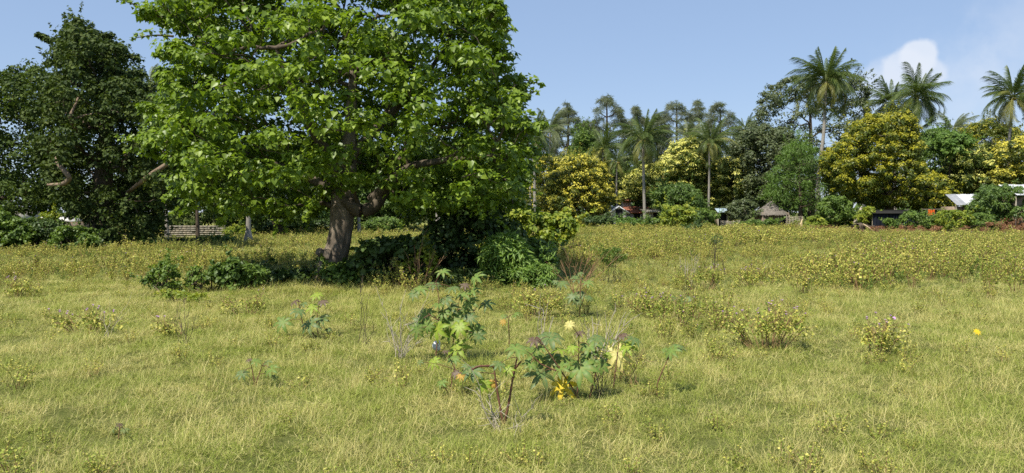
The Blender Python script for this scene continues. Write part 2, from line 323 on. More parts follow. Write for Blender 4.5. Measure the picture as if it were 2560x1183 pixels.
def clump_leaves(rng, bc, br, rc, dens, nper, size, flat=.75, up=.5, flower=0, droop=.3, centre=None, szvar=.35, under=.35, hang=False, ftop=.1, shoots=0):
    """bc, br: bough centres and radii. Clumps lie on each bough's shell, leaves on each clump's"""
    cc, cr, cdir = [], [], []
    for c, r in zip(bc, br):
        n = max(4, int(dens*(r/rc)**2)); dr = nrm(rng.normal(size=(n, 3)))
        if centre is not None:
            dr = nrm(dr+.45*nrm((c-centre)[None]))
        k = (dr[:, 2] > -.25) | (rng.random(n) < under); dr = dr[k]
        cc.append(c+dr*r*np.array([1, 1, .85])*rng.uniform(.55, 1.05, (len(dr), 1))); cr.append(min(rc, max(r*.8, rc*.3))*rng.uniform(.6, 1.25, len(dr))); cdir.append(dr)
    cc = np.vstack(cc); cr = np.concatenate(cr); cv = rng.random(len(cc)); cf = rng.random(len(cc))
    n = len(cc)*nper; ci = np.repeat(np.arange(len(cc)), nper)
    dr = nrm(rng.normal(size=(n, 3))+np.array([0, 0, .35])); rad = rng.uniform(.35, 1.08, n)**.6
    C = cc[ci]+dr*(cr[ci]*rad)[:, None]*np.array([1, 1, flat])
    N = nrm(dr*.7+np.array([-.12, -.15, up])+rng.normal(size=(n, 3))*.34)
    T = nrm(dr*np.array([1, 1, .3])+rng.normal(size=(n, 3))*.5+np.array([0, 0, -droop]))
    if hang:
        T = nrm(dr*.45+rng.normal(size=(n, 3))*.35+np.array([0, 0, -1.1])); N = nrm(rng.normal(size=(n, 3))+np.array([0, -.5, .2]))
    S = size*rng.uniform(1-szvar, 1+szvar, n); v = np.clip(cv[ci]*.5+rng.random(n)*.5, 0, 1)
    u = np.zeros(n)
    if flower > 0:
        on = (dr[:, 2] > ftop) & (rad > .6) & (cf[ci] < flower); u = np.where(on, np.clip(.45+.55*rng.random(n)+(cf[ci] < flower*.5)*.2, 0, 1), 0)
    if shoots:     # twigs reaching out past the crown
        o = np.argsort(-np.linalg.norm((cc-cc.mean(0))*[1, .6, 1.1]/(cc.std(0)+.1), axis=1))[:int(len(cc)*.22)]; o = rng.choice(o, min(shoots, len(o)), replace=False); A = [[] for _ in range(6)]
        for i in o:
            dv = nrm((cc[i]-cc.mean(0))[None]+rng.normal(size=(1, 3))*.9)[0]+np.array([0, 0, .12]); Ls = size*rng.uniform(2.5, 5.5); m = 26; tt = rng.uniform(0, 1, m)
            c = cc[i]+dv*(cr[i]*.7+Ls*tt)[:, None]+rng.normal(size=(m, 3))*size*.45*(1.2-tt[:, None])
            for q, a in enumerate((c, nrm(rng.normal(size=(m, 3))*.6+[0, -.2, .7]), nrm(dv+rng.normal(size=(m, 3))*.7), size*rng.uniform(.6, 1.1, m), np.clip(rng.uniform(.2, 1, m), 0, 1), np.zeros(m)+(np.mean(u) > 0)*rng.uniform(0, .7, m))): A[q].append(a)
        C, N, T, S, v, u = [np.concatenate([x]+y) for x, y in zip((C, N, T, S, v, u), A)]
    return (C, N, T, S, v, u), cc
def limbs(geo, rng, tpts, bc, r0, cc=None, ncc=0, k=5):
    nodes = np.array(tpts); rad = r0*np.linspace(1, .6, len(nodes)); par = np.zeros(len(nodes))
    order = np.argsort([np.min(np.linalg.norm(tpts-c, axis=1)) for c in bc])
    for j in order:
        c = bc[j]; dv = c-nodes; dd = np.linalg.norm(dv, axis=1); cost = dd+np.maximum(0, -dv[:, 2])*.9+par*.35
        i = int(np.argmin(cost)); s = nodes[i]; L = dd[i]; r1 = rad[i]*.72; r2 = max(r1*.55, r0*.08)
        mid = (s+c)/2+np.array([0, 0, L*.12])+rng.normal(size=3)*L*.12; q = bez(s, mid, c, 7); q[1:-1] += rng.normal(size=(5, 3))*L*.025
        geo.tube(q, np.linspace(r1, r2, 7), k)
        nodes = np.vstack([nodes, q[3:4], c[None]]); rad = np.concatenate([rad, [(r1+r2)/2, r2]]); par = np.concatenate([par, [par[i]+L*.5, par[i]+L]])
    if ncc and cc is not None:
        for i in rng.choice(len(cc), min(ncc, len(cc)), replace=False):
            j = int(np.argmin(np.linalg.norm(bc-cc[i], axis=1))); geo.tube(bez(bc[j], (bc[j]+cc[i])/2+rng.normal(size=3)*.1, cc[i], 4), np.linspace(r0*.16, r0*.06, 4), 4)

SEED = [100]
def tree(name, label, cat, poly, d, base_px, trunk_r, leafmat, group=None, nb=30, rmax=1.6, rmin=.5, hd=3, rc=.5, dens=1.6, nper=22, size=.2, tmpl='small', lean=None,
         twigmat='twig', nparts=0, limb_top=.75, trunk=True, tips=(), **kw):
    SEED[0] += 1; rng = np.random.default_rng(SEED[0])
    if d > 45 and tmpl in ('small', 'wide'): tmpl = 'tri'; nper = int(nper*1.9)
    if trunk: nb = int(nb*1.5); dens *= 1.35; size *= 1.3; rmin *= 1.05
    else: dens *= 1.3; size *= 1.2; nb = int(nb*1.3)
    b = B(base_px, d); t = thing(name, label, cat, b, group)
    ra = kw.pop('rgh', min(.75, d*.0085) if trunk else .2)
    if ra: poly = roughen(rng, poly, ra*F_PX/d)
    bc, br = blobs_from_poly(rng, poly, d, nb, rmax, rmin, hd)
    if trunk and kw.get('fill', 1):
        b2, r2 = blobs_from_poly(rng, poly, d+hd*.25, int(nb*.4), rmax*1.1, rmin*1.5, hd*.5); bc = np.vstack([bc, b2]); br = np.concatenate([br, r2*.9])
    kw.pop('fill', 0)
    if len(tips): bc = np.vstack([bc, [P(x, y, d+rng.uniform(-.5, .5)) for x, y, r in tips]]); br = np.concatenate([br, [r/F_PX*d for x, y, r in tips]])
    bc[:, 2] = np.maximum(bc[:, 2], b[2]+br*.6)
    kw.setdefault('shoots', 70 if trunk else 14)
    cen = bc.mean(0); L, cc = clump_leaves(rng, bc, br, rc, dens, nper, size, centre=cen, **kw)
    L = list(L); k = L[0][:, 2] > gz(L[0][:, 0], L[0][:, 1])+.02; L = [a[k] for a in L]
    if trunk:
        zt = bc[:, 2].max(); top = np.array([cen[0], cen[1], b[2]+(zt-b[2])*limb_top])
        tp = bez(b-np.array([0, 0, .1]), np.array([b[0]*.6+top[0]*.4, b[1], (b[2]+top[2])*.5]), top, 10)
        g = Geo(); g.tube(tp, trunk_r*np.concatenate([[1.35], np.linspace(1.05, .3, 9)]), 8); g.build('trunk', M[twigmat], t, b, smooth=True)
        g = Geo(); limbs(g, rng, tp[3:], bc, trunk_r*.5, cc=cc, ncc=60); g.build('branches', M[twigmat], t, b)
    else:
        g = Geo()
        for c in bc[:24]:
            s = b+rng.normal(size=3)*np.array([.15, .15, 0]); g.tube(bez(s-np.array([0, 0, .05]), np.array([(s[0]*.6+c[0]*.4), s[1]*.6+c[1]*.4, (s[2]+c[2])*.55]), c, 5), np.linspace(trunk_r, trunk_r*.35, 5), 5)
        g.build('stems', M[twigmat], t, b)
    leaves_obj('crown' if trunk else 'foliage', L, tmpl, M[leafmat], t, b, rng, nparts)
    return t
def ell(cx, cy, rx, ry, n=14, seed=0, rough=.12, flatb=1.0):
    r = random.Random(seed+int(cx)); o = []
    for i in range(n):
        a = 2*math.pi*i/n; q = 1+r.uniform(-rough, rough); y = math.sin(a)*ry*q
        o.append((cx+math.cos(a)*rx*q, cy-(y if y > 0 else y*flatb)))
    return o
# ------------------------------------------------------------------ ground
def make_ground():
    ys = np.concatenate([np.linspace(-12, 40, 131), np.linspace(41, 110, 40), np.geomspace(118, 2500, 14)])
    xs = np.concatenate([-np.geomspace(60, 2500, 12)[::-1], np.linspace(-55, 55, 150), np.geomspace(60, 2500, 12)])
    X, Y = np.meshgrid(xs, ys); V = np.stack([X, Y, gz(X, Y)*(np.abs(X) < 60)], -1).reshape(-1, 3)
    nx = len(xs); i = (np.arange(len(ys)-1)[:, None]*nx+np.arange(nx-1)[None]).ravel()
    m, n, b = base_mat('soil')
    c = ramp(n, noise(n, 3, 6, .6), [(.3, (.05, .055, .015)), (.6, (.14, .14, .045)), (.8, (.24, .21, .09))])
    c2 = ramp(n, noise(n, 60, 6, .8), [(.36, (.02, .028, .006)), (.52, (.08, .10, .02)), (.68, (.26, .24, .10))])
    n.links.new(mixc(n, .6, c, c2), b.inputs['Base Color']); b.inputs['Roughness'].default_value = 1; b.inputs['Specular IOR Level'].default_value = .05
    o = link('ground', mk_mesh('ground', V, np.stack([i, i+1, i+nx+1, i+nx], 1), m, smooth=True)); o['kind'] = 'structure'
make_ground()

def scatter(name, label, cat, pts, scl, rot, idx, protos):
    me = bpy.data.meshes.new(name); me.vertices.add(len(pts)); me.vertices.foreach_set('co', np.asarray(pts, np.float32).ravel())
    for nm, tp, a in (('scl', 'FLOAT_VECTOR', scl), ('rot', 'FLOAT_VECTOR', rot)):
        at = me.attributes.new(nm, tp, 'POINT'); at.data.foreach_set('vector', np.asarray(a, np.float32).ravel())
    at = me.attributes.new('idx', 'INT', 'POINT'); at.data.foreach_set('value', np.asarray(idx, np.int32))
    o = link(name, me); o['kind'] = 'stuff'; o['label'] = label; o['category'] = cat
    g = bpy.data.node_groups.new(name, 'GeometryNodeTree')
    g.interface.new_socket('Geometry', in_out='INPUT', socket_type='NodeSocketGeometry'); g.interface.new_socket('Geometry', in_out='OUTPUT', socket_type='NodeSocketGeometry')
    gi = g.nodes.new('NodeGroupInput'); go = g.nodes.new('NodeGroupOutput'); iop = g.nodes.new('GeometryNodeInstanceOnPoints'); jn = g.nodes.new('GeometryNodeJoinGeometry')
    for p in protos:
        oi = g.nodes.new('GeometryNodeObjectInfo'); oi.inputs['Object'].default_value = p; oi.inputs['As Instance'].default_value = True; g.links.new(oi.outputs['Geometry'], jn.inputs[0])
    def na(nm, t):
        q = g.nodes.new('GeometryNodeInputNamedAttribute'); q.data_type = t; q.inputs[0].default_value = nm; return q.outputs[0]
    g.links.new(gi.outputs[0], iop.inputs['Points']); g.links.new(jn.outputs[0], iop.inputs['Instance']); iop.inputs['Pick Instance'].default_value = True
    g.links.new(na('idx', 'INT'), iop.inputs['Instance Index'])
    e2r = g.nodes.new('FunctionNodeEulerToRotation'); g.links.new(na('rot', 'FLOAT_VECTOR'), e2r.inputs[0]); g.links.new(e2r.outputs[0], iop.inputs['Rotation'])
    g.links.new(na('scl', 'FLOAT_VECTOR'), iop.inputs['Scale']); g.links.new(iop.outputs[0], go.inputs[0])
    md = o.modifiers.new('scatter', 'NODES'); md.node_group = g
    return o

def blade_tuft(rng, nb, rad, h, wid, lay=.6, tanp=.4, seeds=0):
    """grass tuft: bent strips; u shifts green -> straw"""
    base = rng.normal(size=(nb, 2))*rad; L = h*rng.uniform(.5, 1.25, nb); az = rng.uniform(0, 2*math.pi, nb); th = rng.uniform(.1, 1, nb)*lay*1.3
    w_ = wid*rng.uniform(.6, 1.4, nb); d = np.stack([np.cos(az), np.sin(az)], 1); s = np.stack([-d[:, 1], d[:, 0]], 1)
    V = []; ts = [0, .4, .75, 1]
    px = np.zeros(nb); pz = np.zeros(nb); prev = 0; rows = []
    for k, t in enumerate(ts):
        a = th+t*rng.uniform(.2, 1.2, nb)*lay; px = px+(t-prev)*L*np.sin(a); pz = np.maximum(pz+(t-prev)*L*np.cos(a), .004); prev = t
        c = np.concatenate([base+d*px[:, None], pz[:, None]], 1); ww = w_*(1-t*.85)
        sv = np.concatenate([s, np.zeros((nb, 1))], 1)*ww[:, None]
        rows += [c-sv, c+sv]
    V = np.stack(rows, 1).reshape(-1, 3); i = np.arange(nb)[:, None]*8
    Fc = np.concatenate([i+np.array([[0, 1, 3, 2]])+2*k for k in range(3)])
    u = np.repeat(np.where(rng.random(nb) < tanp, rng.uniform(.4, 1.0, nb), rng.uniform(-.5, .15, nb)), 8); v = np.repeat(rng.random(nb), 8)
    return V, Fc, v, u
def proto(name, V, Fc, mats, v, u, midx=None):
    return bpy.data.objects.new(name, mk_mesh(name, V, Fc, mats, v=v, u=u, midx=midx))

rngG = np.random.default_rng(5)
tufts = []
for q in range(7):
    nb = 130; V, Fc, v, u = blade_tuft(rngG, nb, .10, .075+.013*q, .0022, 1.45, .42)
    tufts.append(proto('grass_tuft', V, Fc, M['grass'], v, u))
for q in range(2):   # taller thin tufts
    V, Fc, v, u = blade_tuft(rngG, 22, .05, .26, .0018, .8, .7); tufts.append(proto('tall_grass_tuft', V, Fc, M['grass'], v, u))
def in_px(poly, X, Y):
    g = [tuple(G(a, b)) for a, b in poly]; return inpoly(g, X, Y)
# the weed belt in the photograph, as a polygon on the ground
WEED = [(-900, 600), (-900, 760), (0, 726), (250, 708), (420, 700), (640, 690), (780, 672), (900, 690), (1200, 742), (1230, 800), (1420, 815), (1560, 812), (1720, 790), (1760, 752), (1720, 722), (1900, 712), (2150, 720), (2350, 716), (2560, 716), (3400, 730), (3400, 596), (2560, 594), (2300, 588), (2060, 583), (1960, 562), (1500, 560), (600, 575)]
def valnoise(X, Y, f, seed=0):
    a = np.sin(X*f*1.3+seed)*np.cos(Y*f*1.1+seed*2)+.6*np.sin(X*f*2.7-Y*f*1.9+seed)+.4*np.cos(X*f*4.9+Y*f*5.3-seed); return a/2
def frustum_pts(rng, y0, y1, dens, marg=1.12):
    n = int(dens*(y1*y1-y0*y0)*.674*marg); y = np.sqrt(rng.uniform(y0*y0, y1*y1, n)); x = rng.uniform(-.674, .674, n)*marg*y
    return x, y
gp, gs, gr, gi_ = [], [], [], []
for y0, y1, dens, sw in ((3.2, 8, 150, 1.0), (8, 14, 90, 1.25), (14, 24, 45, 1.7), (24, 45, 13, 2.6), (45, 100, 2.2, 5)):
    x, y = frustum_pts(rngG, y0, y1, dens); n = len(x)
    patch = valnoise(x, y, .9, 3); k = rngG.random(n) < .92+.25*patch; x, y, patch = x[k], y[k], patch[k]; n = len(x)
    hs_ = rngG.uniform(.75, 1.15, n)*(1+.12*patch)*np.interp(y, [4, 9, 16, 40], [.72, .8, .85, .9])*np.where(in_px(WEED, x, y), .8, 1); sw_ = np.full(n, sw)
    gp.append(np.stack([x, y, gz(x, y)-.01], 1)); gs.append(np.stack([hs_*sw_**.35*1.0*np.maximum(1, sw_**.5), hs_*np.maximum(1, sw_**.85), hs_], 1))
    gr.append(np.stack([rngG.normal(size=n)*.12, rngG.normal(size=n)*.12, rngG.uniform(0, 6.3, n)], 1)); gi_.append(np.where(rngG.random(n) < np.where(in_px(WEED, x, y), .30, .06), rngG.integers(7, 9, n), rngG.integers(0, 7, n)))
scatter('grass', 'tangled fine green and straw coloured grass covering the near field', 'grass', np.vstack(gp), np.vstack(gs), np.vstack(gr), np.concatenate(gi_), tufts)

# ------------------------------------------------------------------ weeds (yellow-green leafy ground cover)
def weed_plant(rng, nst, h, rad, nleaf, ls, flowers=0, spread=.5, bare=.25, ubias=0.0):
    """leafy stems; returns V, F(quads->tris), v, u, midx"""
    g = Geo(); Cs, Ns, Ts, Ss = [], [], [], []; heads = []
    for s in range(nst):
        az = rng.uniform(0, 6.28); r0 = rad*.3*rng.random(); b = np.array([math.cos(az)*r0, math.sin(az)*r0, -.02]); az += rng.normal()*.4
        H = h*rng.uniform(.6, 1.15); o = rad*rng.uniform(.4, 1.1)*(1.2-.4*H/h); tip = np.array([math.cos(az)*o, math.sin(az)*o, H]); pts = bez(b, np.array([b[0]+(tip[0])*.3, b[1]+tip[1]*.3, H*.6]), tip, 5)
        g.tube(pts, np.linspace(.0035, .0015, 5)*(1+h), 3, cap=False)
        n = max(2, int(nleaf*H/h)); t = rng.uniform(bare, 1, n)**.8; c = np.stack([np.interp(t, np.linspace(0, 1, 5), pts[:, a]) for a in range(3)], 1)
        dr = nrm(rng.normal(size=(n, 3))*np.array([1, 1, .35])+np.array([0, 0, .35])); Cs.append(c+dr*.01); Ts.append(dr); Ns.append(nrm(np.array([-.1, -.15, .6])+rng.normal(size=(n, 3))*.7)); Ss.append(ls*rng.uniform(.6, 1.3, n)*(1.15-.5*t))
        heads.append(tip)
    C, N, T, S = np.vstack(Cs), np.vstack(Ns), np.vstack(Ts), np.concatenate(Ss)
    V2, F2, k, _, _ = leaf_verts(C, N, T, S, 'wide')
    v2 = np.repeat(rng.random(len(C)), k); u2 = np.repeat(np.where(rng.random(len(C)) < .45+ubias, rng.uniform(.2, 1, len(C)), rng.uniform(-.5, .1, len(C))), k)
    V1 = np.vstack(g.V); Q = np.vstack(g.Q); T1 = np.vstack([Q[:, [0, 1, 2]], Q[:, [0, 2, 3]]])
    V = [V1, V2]; Fs = [T1, F2+len(V1)]; mi = [np.ones(len(T1), int), np.zeros(len(F2), int)]; v = [np.full(len(V1), .5), v2]; u = [np.zeros(len(V1)), u2]; off = len(V1)+len(V2)
    for hd in heads[:flowers]:
        q, fq = flower_head(rng, .016); V.append(q+hd); Fs.append(fq+off); off += len(q); mi.append(np.full(len(fq), 2)); v.append(np.full(len(q), .5)); u.append(np.zeros(len(q)))
    return np.vstack(V), np.vstack(Fs), np.concatenate(v), np.concatenate(u), np.concatenate(mi)
def flower_head(rng, r):
    n = 9; V = [[0, 0, -r*.8]]; Fc = []
    for i in range(n):
        a = i*6.283/n; q = r*rng.uniform(.8, 1.25); V += [[math.cos(a-.25)*r*.5, math.sin(a-.25)*r*.5, r*.2], [math.cos(a)*q, math.sin(a)*q, r*rng.uniform(.3, .9)], [math.cos(a+.25)*r*.5, math.sin(a+.25)*r*.5, r*.2]]
        Fc += [[1+3*i, 2+3*i, 3+3*i], [0, 3*i+1, 3*i+3]]
    V.append([0, 0, r*.8]); c = len(V)-1
    Fc += [[1+3*i, 3+3*i, c] for i in range(n)]
    return np.array(V), np.array(Fc)
rngW = np.random.default_rng(9)
WM = [M['weed'], M['weed_stem'], M['purple']]
wprot = []
for q in range(6):
    V, Fc, v, u, mi = weed_plant(rngW, 8, .30+.03*q, .22, 20, .040, flowers=0 if q < 4 else 1, ubias=.05*q); wprot.append(proto('weed_plant', V, Fc, WM, v, u, mi))
for q in range(3):
    V, Fc, v, u, mi = weed_plant(rngW, 7, .22, .18, 9, .034, flowers=0, ubias=-.1); wprot.append(proto('low_weed', V, Fc, [M['low_weed'], M['green_stem'], M['purple']], v, u, mi))
wp, ws, wr, wi = [], [], [], []
for y0, y1, dens, sw in ((8, 20, 17, 1.0), (20, 34, 12, 1.15), (34, 55, 6, 1.6), (55, 100, 2.6, 2.4)):
    x, y = frustum_pts(rngW, y0, y1, dens); k = in_px(WEED, x+.9*valnoise(x, y, .8, 1), y+2.2*valnoise(x, y, .55, 2)+.8*valnoise(x, y, 2.3, 5)+rngW.normal(size=len(x))*.7)
    x, y = x[k], y[k]; pn = valnoise(x, y, .45, 7)
    k = rngW.random(len(x)) < .74+.5*pn; x, y, pn = x[k], y[k], pn[k]
    # inside the crown's shade on the near side the belt is grass
    n = len(x); s = rngW.uniform(.55, 1.25, n)*(1+.35*pn)*np.interp(x, [-20, 2, 12], [.72, .95, 1.15]); s *= np.interp(y, [9, 17], [.62, 1])
    s *= np.clip(.55+.9*(valnoise(x, y, .22, 4)+.5), .5, 1.15)
    wp.append(np.stack([x, y, gz(x, y)-.02], 1)); ws.append(np.stack([s*sw, s*sw, s], 1)); wr.append(np.stack([rngW.normal(size=n)*.1, rngW.normal(size=n)*.1, rngW.uniform(0, 6.3, n)], 1)); wi.append(np.where(rngW.random(n) < .25, rngW.integers(6, 9, n), rngW.integers(0, 6, n)))
# a thin sprinkling of low weeds through the near grass
x, y = frustum_pts(rngW, 3.8, 17, 6); k = (valnoise(x, y, .9, 11) > .12) | (rngW.random(len(x)) < .12); x, y = x[k], y[k]; n = len(x); s = rngW.uniform(.3, .75, n)
wp.append(np.stack([x, y, gz(x, y)-.02], 1)); ws.append(np.stack([s, s, s*.8], 1)); wr.append(np.stack([s*0, s*0, rngW.uniform(0, 6.3, n)], 1)); wi.append(rngW.integers(6, 9, n))
scatter('weeds', 'dense yellow green leafy weeds carpeting the field up to the trees', 'weeds', np.vstack(wp), np.vstack(ws), np.vstack(wr), np.concatenate(wi), wprot)

# ------------------------------------------------------------------ the big tree on the near side of the field
D1 = 18.0
MAIN = [(340, 10), (352, 45), (400, 62), (470, 70), (470, 98), (400, 100), (372, 118), (410, 150), (385, 175), (400, 215), (372, 235), (352, 262), (368, 300), (352, 350), (385, 400), (455, 432), (440, 470), (470, 505), (545, 500), (560, 540), (640, 560), (690, 525), (740, 552), (790, 545),
        (815, 505), (880, 490), (935, 470), (985, 500), (1000, 540), (1060, 560), (1150, 570), (1215, 560), (1250, 520), (1302, 500), (1290, 455), (1312, 410), (1300, 365), (1335, 340), (1370, 318), (1330, 285), (1285, 268), (1300, 235), (1357, 216), (1350, 205), (1300, 190), (1278, 160), (1282, 122), (1235, 112),
        (1285, 75), (1262, 45), (1240, -10), (1190, -60), (1100, -130), (950, -190), (780, -190), (600, -150), (470, -80), (380, -20)]
def main_tree():
    rng = np.random.default_rng(21); b = B(826, D1)
    t = thing('spreading_tree', 'largest tree, bright green heart shaped leaves and thick leaning grey trunk, standing left of centre', 'tree', b)
    # trunk
    cl = [P(812, 714, D1), P(820, 692, D1), P(831, 655, D1), P(842, 620, D1), P(849, 580, D1), P(853, 540, D1), P(856, 500, D1), P(861, 450, D1), P(868, 380, D1), P(872, 300, D1), P(878, 200, D1), P(872, 100, D1)]
    cl = np.array(cl); cl[:, 1] += np.linspace(0, .25, len(cl)); zz = np.linspace(0, len(cl)-1, 60); c = np.stack([np.interp(zz, np.arange(len(cl)), cl[:, a]) for a in range(3)], 1)
    r = np.interp(zz, np.arange(len(cl)), [.45, .38, .31, .275, .265, .275, .28, .24, .19, .14, .10, .06])
    ph = rng.uniform(0, 6, 5)
    def bump(i, th):
        low = np.clip(1-i/16, 0, 1)
        return 1+.05*np.sin(3*th+ph[0]+i*.08)+.03*np.sin(7*th+ph[1]-i*.12)+.022*np.sin(13*th+i*.3+ph[2])+.14*low*np.maximum(0, np.sin(4*th+ph[3]))**2+.014*np.sin(19*th-i*.4)
    g = Geo(); g.tube(c, r, 44, bump=bump); g.build('trunk', M['bark'], t, b, smooth=True)
    g = Geo(); s = P(822, 638, D1-.2); e = P(790, 628, D1-.3); g.tube(bez(s, (s+e)/2, e, 8), [.15, .15, .14, .12, .10, .11, .09, .05], 14, bump=lambda i, th: 1+.12*np.sin(3*th+i)+.06*np.sin(7*th-i*2)); g.build('burl', M['bark'], t, b, smooth=True)
    CTRL = list(c[28:])
    def limb(pts, rr):
        pts = np.array([P(*q) for q in pts]); CTRL.extend(pts[1:]); zz = np.linspace(0, len(pts)-1, 24); c = np.stack([np.interp(zz, np.arange(len(pts)), pts[:, a]) for a in range(3)], 1)
        for _ in range(3): c[1:-1] = (c[:-2]+c[1:-1]*2+c[2:])/4
        g = Geo(); g.tube(c, np.interp(zz, np.arange(len(pts)), rr), 12, bump=lambda i, th: 1+.06*np.sin(3*th+i*.5)+.03*np.sin(8*th-i)); g.build('limb', M['shaded_limb_bark'], t, b, smooth=True)
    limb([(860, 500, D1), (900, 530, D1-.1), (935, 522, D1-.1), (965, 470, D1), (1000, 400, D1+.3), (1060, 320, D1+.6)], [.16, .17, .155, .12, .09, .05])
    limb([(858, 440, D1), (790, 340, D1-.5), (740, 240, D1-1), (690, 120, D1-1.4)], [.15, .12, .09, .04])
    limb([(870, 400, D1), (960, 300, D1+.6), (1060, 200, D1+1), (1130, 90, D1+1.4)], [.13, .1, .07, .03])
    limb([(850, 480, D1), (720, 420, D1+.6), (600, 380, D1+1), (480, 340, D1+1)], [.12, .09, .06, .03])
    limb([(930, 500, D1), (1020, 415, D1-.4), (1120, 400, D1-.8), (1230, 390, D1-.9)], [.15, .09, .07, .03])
    bc, br = blobs_from_poly(rng, roughen(rng, MAIN, 26), D1, 250, .68, .18, 4.2)
    b2, r2 = blobs_from_poly(rng, [(x+(830-x)*.06, y+(300-y)*.05) for x, y in MAIN], D1+1.6, 170, 1.1, .4, 2.2); bc = np.vstack([bc, b2]); br = np.concatenate([br, r2])
    ex = [(470, 500, 30, .5), (520, 470, 45, -1), (560, 515, 38, -.6), (610, 530, 38, .3), (650, 545, 30, -1), (690, 500, 45, -1.6), (740, 530, 34, -.8), (780, 520, 30, .8), (600, 470, 55, -1.6), (660, 440, 55, -2.2), (740, 460, 50, -2.4), (800, 455, 45, -2.7), (860, 440, 45, -2.7), (910, 430, 38, -2.6), (830, 410, 45, -2.4), (760, 400, 50, -2.6), (880, 400, 40, -2.5), (930, 455, 30, -2),
          (1020, 505, 42, -1.4), (1060, 540, 34, -.6), (1100, 500, 50, -1.5), (1150, 545, 40, .2), (1180, 500, 50, -1), (1210, 545, 34, .6), (1240, 480, 45, -.3), (1000, 450, 50, .6), (1080, 450, 50, .4), (1270, 430, 40, .2), (960, 400, 50, 1), (1040, 470, 40, -1.8), (1300, 470, 24, .3), (1280, 500, 30, .4), (1310, 330, 28, .2), (1290, 290, 34, -.2), (1320, 380, 22, .3), (1300, 230, 22, 0), (1260, 215, 34, -.3), (1250, 150, 30, 0), (1285, 425, 30, 0),
          (830, 330, 60, -3), (900, 300, 60, -3.2), (760, 280, 60, -3.2), (980, 340, 60, -2.8), (1060, 280, 60, -2.6), (860, 220, 60, -3.3), (940, 170, 60, -3.2), (1000, 230, 55, -3), (800, 160, 60, -3.2), (700, 330, 60, -2.9), (1080, 360, 55, -2.4)]
    bc = np.vstack([bc, [P(x, y, D1)+[0, o, 0] for x, y, r_, o in ex]]); br = np.concatenate([br, [r_/F_PX*D1 for x, y, r_, o in ex]])
    bc[:, 2] = np.maximum(bc[:, 2], 1.75)
    cen = np.array([bc[:, 0].mean(), D1, 3.5])
    # shoots that stick out of the outline
    sh = []
    for a, q in (((430, 60), (322, 14)), ((470, 110), (372, 116)), ((460, 210), (362, 190)), ((1200, 60), (1240, -5)), ((1200, 110), (1283, 70)), ((1180, 150), (1280, 118)), ((1250, 200), (1356, 212)), ((1240, 240), (1345, 222)), ((1250, 320), (1372, 305)), ((1270, 290), (1300, 262)), ((460, 420), (440, 470)), ((1220, 470), (1305, 470))):
        off = rng.uniform(-.8, .8); sh.append((P(*a, D1)+[0, off, 0], P(*q, D1)+[0, off, 0]))
    L, cc = clump_leaves(rng, bc, br, .32, 2.1, 40, .112, flat=.48, up=.75, shoots=150, centre=cen, droop=.6, szvar=.4, under=.25)
    extra = []
    for a, q in sh:
        tt = np.linspace(.0, 1, 46); c = a+(q-a)*tt[:, None]+np.array([0, 0, .12])*np.sin(tt*3.1)[:, None]; n = len(c)
        C = c+rng.normal(size=(n, 3))*.07*(1.3-tt[:, None]); N = nrm(rng.normal(size=(n, 3))*.5+[0, -.3, .6]); T = nrm(rng.normal(size=(n, 3))*.7+nrm(q-a)*.5+[0, 0, -.3]); extra.append((C, N, T, rng.uniform(.08, .15, n), rng.random(n), np.zeros(n)))
    L = [np.concatenate([L[i]]+[e[i] for e in extra]) for i in range(6)]
    g = Geo(); limbs(g, rng, np.array(CTRL), bc, .10, cc=cc, ncc=420, k=6)
    for a, q in sh:
        g.tube(bez(a, (a+q)/2+np.array([0, 0, .1]), q, 6), np.linspace(.03, .006, 6), 5)
    g.build('branches', M['twig'], t, b, kind='stuff')
    leaves_obj('crown', L, 'heartk', M['main_leaf'], t, b, rng, 295)
main_tree()

# ------------------------------------------------------------------ coconut palms
def frond_mesh(rng, name, mat, L, droop, nl=58, ll=.75, wind=.0):
    """leaves along +Y, up is +Z; arching rachis with folded leaflets"""
    t = np.linspace(0, 1, 14); ang = np.cumsum(np.full(14, -droop/14)*(1+t)); y = np.concatenate([[0], np.cumsum(np.cos(ang[1:]))])*L/13; z = np.concatenate([[0], np.cumsum(np.sin(ang[1:]))])*L/13
    R = np.stack([np.zeros(14), y, z], 1); g = Geo(); g.tube(R, np.linspace(.045, .008, 14), 4, cap=False)
    V, Fc = [], []; tl = np.linspace(.16, 1, nl); n0 = sum(len(q) for q in g.V)
    for tt in tl:
        p = np.array([np.interp(tt, t, R[:, a]) for a in range(3)]); q = np.array([np.interp(min(1, tt+.03), t, R[:, a]) for a in range(3)])-np.array([np.interp(tt-.03, t, R[:, a]) for a in range(3)]); q /= np.linalg.norm(q)
        for sgn in (-1, 1):
            ln = ll*math.sin(math.pi*(.12+.83*tt))**.6*rng.uniform(.8, 1.1)*(1 if tt < .97 else .6)
            side = np.array([sgn*1.0, 0, 0])+q*(.5+.6*tt)+np.array([0, 0, -.25-.5*droop*.5])+rng.normal(size=3)*.1; side /= np.linalg.norm(side)
            mid = p+side*ln*.5; tip = p+side*ln*.92+np.array([0, 0, -ln*.62*rng.uniform(.5, 1.4)]); w = q*.024
            k = n0+len(V)*1; V += [p-w*.7, p+w*.7, mid+w*1.15, mid-w*1.15, tip]; Fc += [[k, k+1, k+2], [k, k+2, k+3], [k+3, k+2, k+4]]
    Vb = np.vstack(g.V); Q = np.vstack(g.Q); T1 = np.vstack([Q[:, [0, 1, 2]], Q[:, [0, 2, 3]]])
    vv = np.concatenate([np.full(len(Vb), .9), np.repeat(rng.uniform(.1, 1, len(V)//5), 5)])
    return mk_mesh(name, np.vstack([Vb, np.array(V)]), np.vstack([T1, np.array(Fc)]), mat, v=vv, u=np.zeros(len(vv)))
rngP = np.random.default_rng(31)
